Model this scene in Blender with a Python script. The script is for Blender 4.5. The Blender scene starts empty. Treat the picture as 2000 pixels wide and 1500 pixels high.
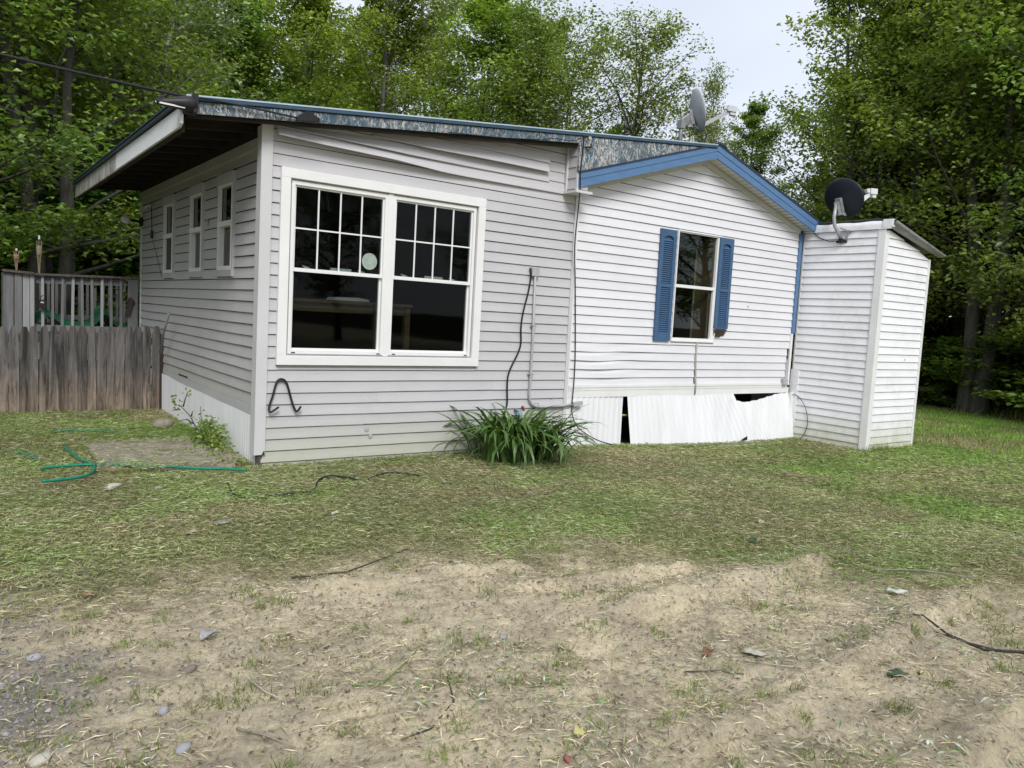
import bpy, math, random
import numpy as np
from mathutils import Vector, Matrix
random.seed(7)
RNG = np.random.default_rng(11)
sc = bpy.context.scene
COL = sc.collection

# ------------------------------------------------------------------ camera
cam = bpy.data.cameras.new('camera'); camo = bpy.data.objects.new('camera', cam); COL.objects.link(camo)
CAM = Vector((-2.199, -6.606, 1.40))
rt = Vector((0.80667, -0.58845, 0.05483)); dn = Vector((-0.00750, -0.10296, -0.99466)); fw = Vector((0.59095, 0.80195, -0.08747))
mw = Matrix((( rt.x, -dn.x, -fw.x, CAM.x), (rt.y, -dn.y, -fw.y, CAM.y), (rt.z, -dn.z, -fw.z, CAM.z), (0, 0, 0, 1)))
camo.matrix_world = mw
cam.sensor_width = 36; cam.lens = 36 * 1509.64 / 2000; cam.clip_start = 0.05; cam.clip_end = 1500
sc.camera = camo

# ------------------------------------------------------------------ light: bright overcast afternoon
SUN_EL, SUN_AZ = math.radians(44), math.radians(203)      # azimuth clockwise from +Y
w = bpy.data.worlds.new('World'); sc.world = w; w.use_nodes = True
nt = w.node_tree; nt.nodes.clear()
out = nt.nodes.new('ShaderNodeOutputWorld'); bg = nt.nodes.new('ShaderNodeBackground'); bg.inputs['Strength'].default_value = 0.12
sky = nt.nodes.new('ShaderNodeTexSky'); sky.sky_type = 'NISHITA'; sky.sun_disc = False
sky.sun_elevation = SUN_EL; sky.sun_rotation = SUN_AZ
tc = nt.nodes.new('ShaderNodeTexCoord'); mp = nt.nodes.new('ShaderNodeMapping'); mp.inputs['Scale'].default_value = (1, 1, 2.6)
nz = nt.nodes.new('ShaderNodeTexNoise'); nz.inputs['Scale'].default_value = 2.2; nz.inputs['Detail'].default_value = 5
cr = nt.nodes.new('ShaderNodeValToRGB')
cr.color_ramp.elements[0].position = 0.3; cr.color_ramp.elements[0].color = (4.5, 4.85, 5.5, 1)
cr.color_ramp.elements[1].position = 0.7; cr.color_ramp.elements[1].color = (5.5, 5.75, 6.2, 1)
mx = nt.nodes.new('ShaderNodeMixRGB'); mx.inputs['Fac'].default_value = 0.9
L = nt.links.new
L(tc.outputs['Generated'], mp.inputs['Vector']); L(mp.outputs['Vector'], nz.inputs['Vector']); L(nz.outputs['Fac'], cr.inputs['Fac'])
L(sky.outputs['Color'], mx.inputs['Color1']); L(cr.outputs['Color'], mx.inputs['Color2']); L(mx.outputs['Color'], bg.inputs['Color'])
L(bg.outputs['Background'], out.inputs['Surface'])
sl = bpy.data.lights.new('sun', 'SUN'); sl.energy = 2.1; sl.angle = math.radians(24); sl.color = (1.0, 0.98, 0.955)
so = bpy.data.objects.new('sun', sl); COL.objects.link(so)
sd = Vector((math.sin(SUN_AZ) * math.cos(SUN_EL), math.cos(SUN_AZ) * math.cos(SUN_EL), math.sin(SUN_EL)))
so.rotation_euler = sd.to_track_quat('Z', 'Y').to_euler(); so.location = (10, -15, 30)
sc.view_settings.view_transform = 'Standard'; sc.view_settings.look = 'None'
sc.view_settings.exposure = 0.58; sc.view_settings.gamma = 1.0; sc.view_settings.use_curve_mapping = False
sc.render.engine = 'CYCLES'
sc.cycles.max_bounces = 6; sc.cycles.diffuse_bounces = 3; sc.cycles.transmission_bounces = 4; sc.cycles.transparent_max_bounces = 8

# ------------------------------------------------------------------ materials
MATS = {}
def nodes(name):
    m = bpy.data.materials.new(name); m.use_nodes = True
    n = m.node_tree; b = n.nodes['Principled BSDF']; MATS[name] = m
    return m, n, b
def nd(n, t, **k):
    x = n.nodes.new(t)
    for a, v in k.items():
        if a in x.inputs.keys(): x.inputs[a].default_value = v
        else: setattr(x, a, v)
    return x
def M(name, c1, c2=None, scale=6, rough=0.6, bump=0.0, bscale=None, stretch=(1, 1, 1), spec=0.3, metal=0.0, island=0.0, detail=6, c3=None):
    """two-tone noise material in object space"""
    if name in MATS: return MATS[name]
    m, n, b = nodes(name); c2 = c2 or c1
    t = nd(n, 'ShaderNodeTexCoord'); mpp = nd(n, 'ShaderNodeMapping'); mpp.inputs['Scale'].default_value = stretch
    n.links.new(t.outputs['Object'], mpp.inputs['Vector'])
    no = nd(n, 'ShaderNodeTexNoise', Scale=scale, Detail=detail, Roughness=0.65)
    n.links.new(mpp.outputs['Vector'], no.inputs['Vector'])
    r = nd(n, 'ShaderNodeValToRGB'); e = r.color_ramp.elements
    e[0].position = 0.33; e[0].color = (*c1, 1); e[1].position = 0.67; e[1].color = (*c2, 1)
    if c3: x = e.new(0.8); x.color = (*c3, 1)
    n.links.new(no.outputs['Fac'], r.inputs['Fac'])
    last = r.outputs['Color']
    if island:
        g = nd(n, 'ShaderNodeNewGeometry'); hs = nd(n, 'ShaderNodeHueSaturation')
        mr = nd(n, 'ShaderNodeMapRange'); mr.inputs['To Min'].default_value = 1 - island; mr.inputs['To Max'].default_value = 1 + island
        n.links.new(g.outputs['Random Per Island'], mr.inputs['Value']); n.links.new(mr.outputs['Result'], hs.inputs['Value'])
        n.links.new(last, hs.inputs['Color']); last = hs.outputs['Color']
    n.links.new(last, b.inputs['Base Color'])
    b.inputs['Roughness'].default_value = rough; b.inputs['Specular IOR Level'].default_value = spec; b.inputs['Metallic'].default_value = metal
    if bump:
        n2 = nd(n, 'ShaderNodeTexNoise', Scale=bscale or scale * 3, Detail=5)
        n.links.new(mpp.outputs['Vector'], n2.inputs['Vector'])
        bp = nd(n, 'ShaderNodeBump', Strength=bump, Distance=0.01)
        n.links.new(n2.outputs['Fac'], bp.inputs['Height']); n.links.new(bp.outputs['Normal'], b.inputs['Normal'])
    return m

def siding_material(name, base, grime, low_grime, gz0, gz1, patch=0.0):
    """vinyl: faint mottling, random tint per board, dirt that has splashed up near the ground"""
    m, n, b = nodes(name)
    t = nd(n, 'ShaderNodeTexCoord')
    no = nd(n, 'ShaderNodeTexNoise', Scale=1.6, Detail=7, Roughness=0.7); n.links.new(t.outputs['Object'], no.inputs['Vector'])
    r = nd(n, 'ShaderNodeMapRange'); r.inputs['From Min'].default_value = 0.42; r.inputs['From Max'].default_value = 0.75
    n.links.new(no.outputs['Fac'], r.inputs['Value'])
    a = nd(n, 'ShaderNodeMixRGB'); a.inputs['Color1'].default_value = (*base, 1); a.inputs['Color2'].default_value = (*grime, 1)
    n.links.new(r.outputs['Result'], a.inputs['Fac'])
    sp = nd(n, 'ShaderNodeSeparateXYZ'); n.links.new(t.outputs['Object'], sp.inputs['Vector'])
    zr = nd(n, 'ShaderNodeMapRange'); zr.inputs['From Min'].default_value = gz1; zr.inputs['From Max'].default_value = gz0
    n.links.new(sp.outputs['Z'], zr.inputs['Value'])
    n3 = nd(n, 'ShaderNodeTexNoise', Scale=9, Detail=8, Roughness=0.75); n.links.new(t.outputs['Object'], n3.inputs['Vector'])
    mu = nd(n, 'ShaderNodeMath', operation='MULTIPLY'); n.links.new(zr.outputs['Result'], mu.inputs[0]); n.links.new(n3.outputs['Fac'], mu.inputs[1])
    mu2 = nd(n, 'ShaderNodeMath', operation='MULTIPLY'); mu2.inputs[1].default_value = 2.1; mu2.use_clamp = True; n.links.new(mu.outputs[0], mu2.inputs[0])
    c = nd(n, 'ShaderNodeMixRGB'); c.inputs['Color2'].default_value = (*low_grime, 1)
    n.links.new(a.outputs['Color'], c.inputs['Color1']); n.links.new(mu2.outputs[0], c.inputs['Fac'])
    last = c.outputs['Color']
    # fine specks
    vs = nd(n, 'ShaderNodeTexNoise', Scale=70, Detail=2); n.links.new(t.outputs['Object'], vs.inputs['Vector'])
    vr = nd(n, 'ShaderNodeMapRange'); vr.inputs['From Min'].default_value = 0.70; vr.inputs['From Max'].default_value = 0.78; vr.inputs['To Max'].default_value = 0.45
    n.links.new(vs.outputs['Fac'], vr.inputs['Value'])
    d = nd(n, 'ShaderNodeMixRGB'); d.inputs['Color2'].default_value = (*[x * 0.45 for x in low_grime], 1)
    n.links.new(last, d.inputs['Color1']); n.links.new(vr.outputs['Result'], d.inputs['Fac']); last = d.outputs['Color']
    if patch:
        n4 = nd(n, 'ShaderNodeTexNoise', Scale=2.3, Detail=9, Roughness=0.8); n.links.new(t.outputs['Object'], n4.inputs['Vector'])
        pr = nd(n, 'ShaderNodeMapRange'); pr.inputs['From Min'].default_value = 0.5; pr.inputs['From Max'].default_value = 0.72; pr.inputs['To Max'].default_value = patch
        n.links.new(n4.outputs['Fac'], pr.inputs['Value'])
        p = nd(n, 'ShaderNodeMixRGB'); p.inputs['Color2'].default_value = (0.42, 0.44, 0.36, 1)
        n.links.new(last, p.inputs['Color1']); n.links.new(pr.outputs['Result'], p.inputs['Fac']); last = p.outputs['Color']
    oi = nd(n, 'ShaderNodeObjectInfo'); hs = nd(n, 'ShaderNodeHueSaturation')
    mr = nd(n, 'ShaderNodeMapRange'); mr.inputs['To Min'].default_value = 0.965; mr.inputs['To Max'].default_value = 1.02
    n.links.new(oi.outputs['Random'], mr.inputs['Value']); n.links.new(mr.outputs['Result'], hs.inputs['Value'])
    n.links.new(last, hs.inputs['Color']); n.links.new(hs.outputs['Color'], b.inputs['Base Color'])
    b.inputs['Roughness'].default_value = 0.5; b.inputs['Specular IOR Level'].default_value = 0.35
    wv = nd(n, 'ShaderNodeTexNoise', Scale=3.0, Detail=3); mp2 = nd(n, 'ShaderNodeMapping'); mp2.inputs['Scale'].default_value = (1, 1, 4)
    n.links.new(t.outputs['Object'], mp2.inputs['Vector']); n.links.new(mp2.outputs['Vector'], wv.inputs['Vector'])
    bp = nd(n, 'ShaderNodeBump', Strength=0.35, Distance=0.01); n.links.new(wv.outputs['Fac'], bp.inputs['Height']); n.links.new(bp.outputs['Normal'], b.inputs['Normal'])
    return m

def leaf_material(name, c1, c2, trans=0.35, hue=0.03):
    m, n, b = nodes(name); n.nodes.remove(b)
    o = n.nodes['Material Output']
    t = nd(n, 'ShaderNodeTexCoord'); no = nd(n, 'ShaderNodeTexNoise', Scale=0.9, Detail=3); n.links.new(t.outputs['Object'], no.inputs['Vector'])
    r = nd(n, 'ShaderNodeValToRGB'); e = r.color_ramp.elements
    e[0].position = 0.35; e[0].color = (*c1, 1); e[1].position = 0.65; e[1].color = (*c2, 1); n.links.new(no.outputs['Fac'], r.inputs['Fac'])
    g = nd(n, 'ShaderNodeNewGeometry'); oi = nd(n, 'ShaderNodeObjectInfo')
    h = nd(n, 'ShaderNodeHueSaturation')
    v = nd(n, 'ShaderNodeMapRange'); v.inputs['To Min'].default_value = 0.6; v.inputs['To Max'].default_value = 1.45
    n.links.new(g.outputs['Random Per Island'], v.inputs['Value']); n.links.new(v.outputs['Result'], h.inputs['Value'])
    hh = nd(n, 'ShaderNodeMapRange'); hh.inputs['To Min'].default_value = 0.5 - hue; hh.inputs['To Max'].default_value = 0.5 + hue
    n.links.new(oi.outputs['Random'], hh.inputs['Value']); n.links.new(hh.outputs['Result'], h.inputs['Hue'])
    n.links.new(r.outputs['Color'], h.inputs['Color'])
    df = nd(n, 'ShaderNodeBsdfDiffuse'); tr = nd(n, 'ShaderNodeBsdfTranslucent'); gl = nd(n, 'ShaderNodeBsdfGlossy', Roughness=0.45)
    gl.inputs['Color'].default_value = (0.8, 0.85, 0.8, 1)
    m1 = nd(n, 'ShaderNodeMixShader', Fac=trans); m2 = nd(n, 'ShaderNodeMixShader', Fac=0.045)
    n.links.new(h.outputs['Color'], df.inputs['Color'])
    h2 = nd(n, 'ShaderNodeMixRGB', blend_type='MULTIPLY', Fac=1.0); h2.inputs['Color2'].default_value = (1.2, 1.35, 0.5, 1)
    n.links.new(h.outputs['Color'], h2.inputs['Color1']); n.links.new(h2.outputs['Color'], tr.inputs['Color'])
    n.links.new(df.outputs[0], m1.inputs[1]); n.links.new(tr.outputs[0], m1.inputs[2])
    n.links.new(m1.outputs[0], m2.inputs[1]); n.links.new(gl.outputs[0], m2.inputs[2]); n.links.new(m2.outputs[0], o.inputs['Surface'])
    return m

def glass_material(name, tint=(0.75, 0.8, 0.78), refl=0.5, ior=1.28):
    m, n, b = nodes(name); n.nodes.remove(b); o = n.nodes['Material Output']
    tr = nd(n, 'ShaderNodeBsdfTransparent'); tr.inputs['Color'].default_value = (*tint, 1)
    gl = nd(n, 'ShaderNodeBsdfGlossy', Roughness=0.02); gl.inputs['Color'].default_value = (refl, refl, refl, 1)
    f = nd(n, 'ShaderNodeFresnel', IOR=ior); mm = nd(n, 'ShaderNodeMixShader')
    t = nd(n, 'ShaderNodeTexCoord'); no = nd(n, 'ShaderNodeTexNoise', Scale=1.5, Detail=1); n.links.new(t.outputs['Object'], no.inputs['Vector'])
    bp = nd(n, 'ShaderNodeBump', Strength=0.04, Distance=0.02); n.links.new(no.outputs['Fac'], bp.inputs['Height']); n.links.new(bp.outputs['Normal'], gl.inputs['Normal'])
    n.links.new(f.outputs[0], mm.inputs[0]); n.links.new(tr.outputs[0], mm.inputs[1]); n.links.new(gl.outputs[0], mm.inputs[2]); n.links.new(mm.outputs[0], o.inputs['Surface'])
    return m

def attr_material(name, rough=0.85, trans=0.0, bump=0.0, var=0.25):
    """colour comes from the per-piece colour attribute of the mesh"""
    m, n, b = nodes(name)
    a = nd(n, 'ShaderNodeAttribute', attribute_name='col')
    b.inputs['Roughness'].default_value = rough; b.inputs['Specular IOR Level'].default_value = 0.15
    n.links.new(a.outputs['Color'], b.inputs['Base Color'])
    if trans:
        o = n.nodes['Material Output']; t = nd(n, 'ShaderNodeBsdfTranslucent'); mm = nd(n, 'ShaderNodeMixShader', Fac=trans)
        n.links.new(a.outputs['Color'], t.inputs['Color']); n.links.new(b.outputs[0], mm.inputs[1]); n.links.new(t.outputs[0], mm.inputs[2]); n.links.new(mm.outputs[0], o.inputs['Surface'])
    return m

siding_material('grey_vinyl', (0.485, 0.475, 0.49), (0.44, 0.435, 0.445), (0.42, 0.42, 0.34), -0.05, 0.45)
siding_material('side_vinyl', (0.46, 0.45, 0.46), (0.41, 0.405, 0.405), (0.36, 0.36, 0.31), 0.3, 0.8)  # left wall copy of grey_vinyl, darkened for eave and tree shade plus dirt
siding_material('white_vinyl', (0.68, 0.675, 0.705), (0.63, 0.63, 0.655), (0.45, 0.45, 0.38), -0.15, 0.35)
siding_material('shed_vinyl', (0.80, 0.80, 0.83), (0.76, 0.76, 0.78), (0.45, 0.46, 0.33), -0.1, 0.45, patch=0.35)
M('white_trim', (0.74, 0.74, 0.735), (0.69, 0.69, 0.68), 4, 0.45, spec=0.4)
M('trim_grey', (0.56, 0.56, 0.57), (0.50, 0.50, 0.50), 3, 0.5, stretch=(1, 1, .4))
M('bright_metal', (0.79, 0.79, 0.81), (0.70, 0.70, 0.72), 2.2, 0.45, 0.15, 20, stretch=(4, 4, .3), spec=0.4, c3=(0.58, 0.58, 0.55))
M('blue_paint', (0.078, 0.155, 0.30), (0.10, 0.195, 0.35), 5, 0.6, 0.12, 25, stretch=(.5, 1, 3))
M('shutter_blue', (0.045, 0.095, 0.185), (0.055, 0.115, 0.215), 5, 0.5)
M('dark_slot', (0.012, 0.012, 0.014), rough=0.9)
M('metal_teal', (0.03, 0.065, 0.10), (0.045, 0.09, 0.14), 5, 0.35, spec=0.6, metal=0.3)
M('drip_edge', (0.42, 0.52, 0.60), (0.50, 0.60, 0.68), 5, 0.3, spec=0.6, metal=0.4)
M('roof_dark', (0.02, 0.03, 0.05), (0.035, 0.045, 0.06), 9, 0.5)
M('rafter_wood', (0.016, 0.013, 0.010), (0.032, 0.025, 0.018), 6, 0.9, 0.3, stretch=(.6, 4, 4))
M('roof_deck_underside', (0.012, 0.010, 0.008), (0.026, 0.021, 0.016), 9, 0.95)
M('fascia_white', (0.82, 0.84, 0.87), (0.74, 0.76, 0.79), 4, 0.6, 0.2, 12, stretch=(1, .5, 2), c3=(0.33, 0.32, 0.29))
M('peeling_fascia', (0.62, 0.62, 0.60), (0.11, 0.095, 0.08), 7, 0.8, 0.3, 14, stretch=(1, 2.5, .35))
M('shingle', (0.018, 0.018, 0.02), (0.035, 0.034, 0.036), 30, 0.95, 0.4)
M('soffit', (0.55, 0.55, 0.50), (0.48, 0.48, 0.43), 4, 0.6)
M('old_wood', (0.06, 0.05, 0.043), (0.11, 0.095, 0.08), 3.5, 0.95, 0.5, 16, stretch=(7, 7, .45), c3=(0.16, 0.14, 0.12))
M('deck_wood', (0.115, 0.115, 0.12), (0.19, 0.19, 0.19), 3, 0.9, 0.3, 14, stretch=(6, 6, .5))
M('deck_pale', (0.24, 0.24, 0.25), (0.33, 0.33, 0.33), 3, 0.85, 0.2, 14, stretch=(6, 6, .5))
M('dark_wood', (0.03, 0.022, 0.018), (0.065, 0.045, 0.035), 4, 0.9, 0.3, 14, stretch=(6, 6, .5))
M('black_plastic', (0.012, 0.012, 0.014), (0.02, 0.02, 0.023), 8, 0.45)
M('black_iron', (0.014, 0.014, 0.015), (0.022, 0.021, 0.02), 12, 0.5)
M('cable_black', (0.013, 0.013, 0.016), rough=0.6)
M('conduit_grey', (0.33, 0.33, 0.35), (0.40, 0.40, 0.42), 6, 0.4)
M('dish_grey', (0.44, 0.47, 0.50), (0.50, 0.52, 0.55), 4, 0.5)
M('dish_black', (0.012, 0.016, 0.026), (0.017, 0.022, 0.033), 4, 0.5)
M('galvanised', (0.36, 0.37, 0.38), (0.24, 0.25, 0.25), 14, 0.45, metal=0.35)
M('lens_white', (0.62, 0.64, 0.64), rough=0.4)
M('hose_green', (0.005, 0.15, 0.095), (0.015, 0.23, 0.14), 8, 0.4)
M('tarp_green', (0.018, 0.09, 0.05), (0.03, 0.14, 0.08), 5, 0.5, 0.5, 7)
M('bamboo', (0.20, 0.17, 0.11), (0.28, 0.24, 0.17), 9, 0.8)
M('bamboo_red', (0.25, 0.16, 0.125), (0.32, 0.22, 0.175), 9, 0.8)
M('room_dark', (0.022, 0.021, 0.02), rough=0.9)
M('desk_wood', (0.09, 0.055, 0.028), (0.14, 0.09, 0.045), 5, 0.5, stretch=(1, 5, 5))
M('paper_white', (0.45, 0.46, 0.48), rough=0.6)
M('suncatcher', (0.24, 0.31, 0.27), (0.34, 0.40, 0.35), 18, 0.4)
M('screen_grey', (0.06, 0.065, 0.07), rough=0.8)
M('curtain_cloth', (0.30, 0.33, 0.40), (0.22, 0.25, 0.30), 3, 0.9, stretch=(1, 18, .3))
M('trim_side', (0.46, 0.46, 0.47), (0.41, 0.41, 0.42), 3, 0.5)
M('brown_jamb', (0.34, 0.21, 0.14), (0.42, 0.27, 0.19), 4, 0.7, stretch=(5, 5, .6))
M('slab_board', (0.19, 0.165, 0.135), (0.33, 0.29, 0.235), 9, 0.95, 0.4, 25)
M('bark_grey', (0.055, 0.052, 0.045), (0.12, 0.115, 0.10), 5, 0.95, 0.7, 18, stretch=(3, 3, .7))
M('bark_dark', (0.035, 0.03, 0.025), (0.07, 0.06, 0.05), 5, 0.95, 0.6, 18, stretch=(3, 3, .6))
M('bark_birch', (0.42, 0.41, 0.38), (0.52, 0.50, 0.46), 4, 0.8, 0.3, 12, stretch=(1, 1, 4), c3=(0.10, 0.09, 0.08))
M('moss_bark', (0.13, 0.13, 0.09), (0.21, 0.21, 0.15), 4, 0.95, 0.6, 18, c3=(0.10, 0.13, 0.05))
M('stone_grey', (0.24, 0.24, 0.25), (0.34, 0.34, 0.35), 14, 0.85, 0.3, 40)
M('stone_brown', (0.16, 0.13, 0.115), (0.22, 0.18, 0.16), 14, 0.85, 0.3, 40)
M('stone_pale', (0.38, 0.35, 0.29), (0.48, 0.45, 0.38), 10, 0.9, 0.3, 30)
M('pale_leaf', (0.40, 0.45, 0.36), (0.50, 0.53, 0.45), 18, 0.7)
M('brown_leaf', (0.11, 0.06, 0.035), (0.20, 0.11, 0.06), 18, 0.8)
M('red_leaf', (0.22, 0.07, 0.05), (0.34, 0.14, 0.10), 18, 0.7)
M('dark_leaf', (0.03, 0.055, 0.03), (0.06, 0.09, 0.05), 18, 0.7)
M('yellow_leaf', (0.42, 0.38, 0.16), (0.5, 0.46, 0.22), 18, 0.7)
M('caulk_grey', (0.30, 0.29, 0.27), (0.42, 0.41, 0.38), 25, 0.9, 0.4)
M('gravel_grey', (0.22, 0.22, 0.24), (0.36, 0.36, 0.38), 20, 0.9, island=0.45)
M('red_handle', (0.40, 0.10, 0.06), rough=0.5)
M('brass_blue', (0.14, 0.24, 0.30), (0.20, 0.30, 0.36), 20, 0.5)
glass_material('pane_glass'); glass_material('pane_glass_side', (0.35, 0.4, 0.38), refl=.9, ior=1.5)
leaf_material('maple_leaf', (0.18, 0.245, 0.050), (0.29, 0.37, 0.080), trans=.42, hue=.014)
leaf_material('maple_leaf_dark', (0.135, 0.205, 0.048), (0.245, 0.335, 0.078), trans=.4, hue=.014)
leaf_material('young_leaf', (0.19, 0.24, 0.055), (0.28, 0.33, 0.085), hue=0.015)
leaf_material('birch_leaf', (0.17, 0.235, 0.08), (0.25, 0.32, 0.11), hue=0.015)
leaf_material('spruce_needle', (0.016, 0.030, 0.012), (0.030, 0.052, 0.018), trans=0.1)
leaf_material('shrub_leaf', (0.10, 0.185, 0.032), (0.19, 0.295, 0.052))
leaf_material('lily_leaf', (0.055, 0.11, 0.026), (0.115, 0.19, 0.048), trans=0.2, hue=0.0)
attr_material('grass_blades', 0.8, trans=0.18); attr_material('litter_bits', 0.85)

# peeling blue paint over wafer board
m, n, b = nodes('wafer_board')
t = nd(n, 'ShaderNodeTexCoord'); vo = nd(n, 'ShaderNodeTexVoronoi', Scale=26, Randomness=1.0); mpv = nd(n, 'ShaderNodeMapping'); mpv.inputs['Scale'].default_value = (1.9, 1, 0.8); mpv.inputs['Rotation'].default_value = (0, .75, 0)
n.links.new(t.outputs['Object'], mpv.inputs['Vector'])
wn = nd(n, 'ShaderNodeTexNoise', Scale=5, Detail=4, Distortion=2.5); n.links.new(mpv.outputs['Vector'], wn.inputs['Vector'])
ad = nd(n, 'ShaderNodeMixRGB', blend_type='ADD', Fac=0.35); n.links.new(mpv.outputs['Vector'], ad.inputs['Color1']); n.links.new(wn.outputs['Color'], ad.inputs['Color2'])
n.links.new(ad.outputs['Color'], vo.inputs['Vector'])
r1 = nd(n, 'ShaderNodeValToRGB'); e = r1.color_ramp.elements
e[0].position = 0.0; e[0].color = (0.028, 0.062, 0.088, 1); e[1].position = 1.0; e[1].color = (0.50, 0.49, 0.48, 1)
for p, c in ((0.38, (0.06, 0.115, 0.15)), (0.55, (0.12, 0.13, 0.145)), (0.75, (0.27, 0.265, 0.26))):
    x = e.new(p); x.color = (*c, 1)
sx = nd(n, 'ShaderNodeSeparateXYZ'); n.links.new(vo.outputs['Color'], sx.inputs['Vector'])
nb = nd(n, 'ShaderNodeTexNoise', Scale=1.5, Detail=2); n.links.new(t.outputs['Object'], nb.inputs['Vector'])
ma = nd(n, 'ShaderNodeMath', operation='ADD'); n.links.new(sx.outputs['X'], ma.inputs[0]); n.links.new(nb.outputs['Fac'], ma.inputs[1])
ms = nd(n, 'ShaderNodeMath', operation='SUBTRACT'); ms.inputs[1].default_value = 0.5; n.links.new(ma.outputs[0], ms.inputs[0]); n.links.new(ms.outputs[0], r1.inputs['Fac'])
n.links.new(r1.outputs['Color'], b.inputs['Base Color']); b.inputs['Roughness'].default_value = 0.7
bp = nd(n, 'ShaderNodeBump', Strength=0.5, Distance=0.006); n.links.new(sx.outputs['Y'], bp.inputs['Height']); n.links.new(bp.outputs['Normal'], b.inputs['Normal'])

# fence boards: grey weathered above, warm bare brown splashed foot
m, n, b = nodes('picket_wood')
t = nd(n, 'ShaderNodeTexCoord'); mpp = nd(n, 'ShaderNodeMapping'); mpp.inputs['Scale'].default_value = (13, 13, 1.0); n.links.new(t.outputs['Object'], mpp.inputs['Vector'])
oi = nd(n, 'ShaderNodeObjectInfo'); va = nd(n, 'ShaderNodeVectorMath', operation='ADD'); cx = nd(n, 'ShaderNodeCombineXYZ')
mlt = nd(n, 'ShaderNodeMath', operation='MULTIPLY'); mlt.inputs[1].default_value = 40; n.links.new(oi.outputs['Random'], mlt.inputs[0]); n.links.new(mlt.outputs[0], cx.inputs['Z'])
n.links.new(mpp.outputs['Vector'], va.inputs[0]); n.links.new(cx.outputs['Vector'], va.inputs[1])
no = nd(n, 'ShaderNodeTexNoise', Scale=1.4, Detail=9, Roughness=0.75, Distortion=0.6); n.links.new(va.outputs['Vector'], no.inputs['Vector'])
r = nd(n, 'ShaderNodeValToRGB'); e = r.color_ramp.elements
e[0].position = 0.38; e[0].color = (0.022, 0.020, 0.020, 1); e[1].position = 0.64; e[1].color = (0.150, 0.138, 0.130, 1); n.links.new(no.outputs['Fac'], r.inputs['Fac'])
r2 = nd(n, 'ShaderNodeValToRGB'); e = r2.color_ramp.elements
e[0].position = 0.38; e[0].color = (0.05, 0.035, 0.026, 1); e[1].position = 0.64; e[1].color = (0.27, 0.21, 0.16, 1); n.links.new(no.outputs['Fac'], r2.inputs['Fac'])
sp = nd(n, 'ShaderNodeSeparateXYZ'); n.links.new(t.outputs['Object'], sp.inputs['Vector'])
zn = nd(n, 'ShaderNodeTexNoise', Scale=5, Detail=6, Roughness=0.8); n.links.new(t.outputs['Object'], zn.inputs['Vector'])
za = nd(n, 'ShaderNodeMath', operation='MULTIPLY_ADD'); za.inputs[1].default_value = -0.9; n.links.new(zn.outputs['Fac'], za.inputs[0]); n.links.new(sp.outputs['Z'], za.inputs[2])
zr = nd(n, 'ShaderNodeMapRange'); zr.inputs['From Min'].default_value = 0.10; zr.inputs['From Max'].default_value = -0.35; n.links.new(za.outputs[0], zr.inputs['Value'])
mm = nd(n, 'ShaderNodeMixRGB'); n.links.new(zr.outputs['Result'], mm.inputs['Fac']); n.links.new(r.outputs['Color'], mm.inputs['Color1']); n.links.new(r2.outputs['Color'], mm.inputs['Color2'])
hs = nd(n, 'ShaderNodeHueSaturation'); mr = nd(n, 'ShaderNodeMapRange'); mr.inputs['To Min'].default_value = 0.78; mr.inputs['To Max'].default_value = 1.5
n.links.new(oi.outputs['Random'], mr.inputs['Value']); n.links.new(mr.outputs['Result'], hs.inputs['Value']); n.links.new(mm.outputs['Color'], hs.inputs['Color'])
n.links.new(hs.outputs['Color'], b.inputs['Base Color']); b.inputs['Roughness'].default_value = 0.95
bp = nd(n, 'ShaderNodeBump', Strength=0.6, Distance=0.004); n.links.new(no.outputs['Fac'], bp.inputs['Height']); n.links.new(bp.outputs['Normal'], b.inputs['Normal'])

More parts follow.
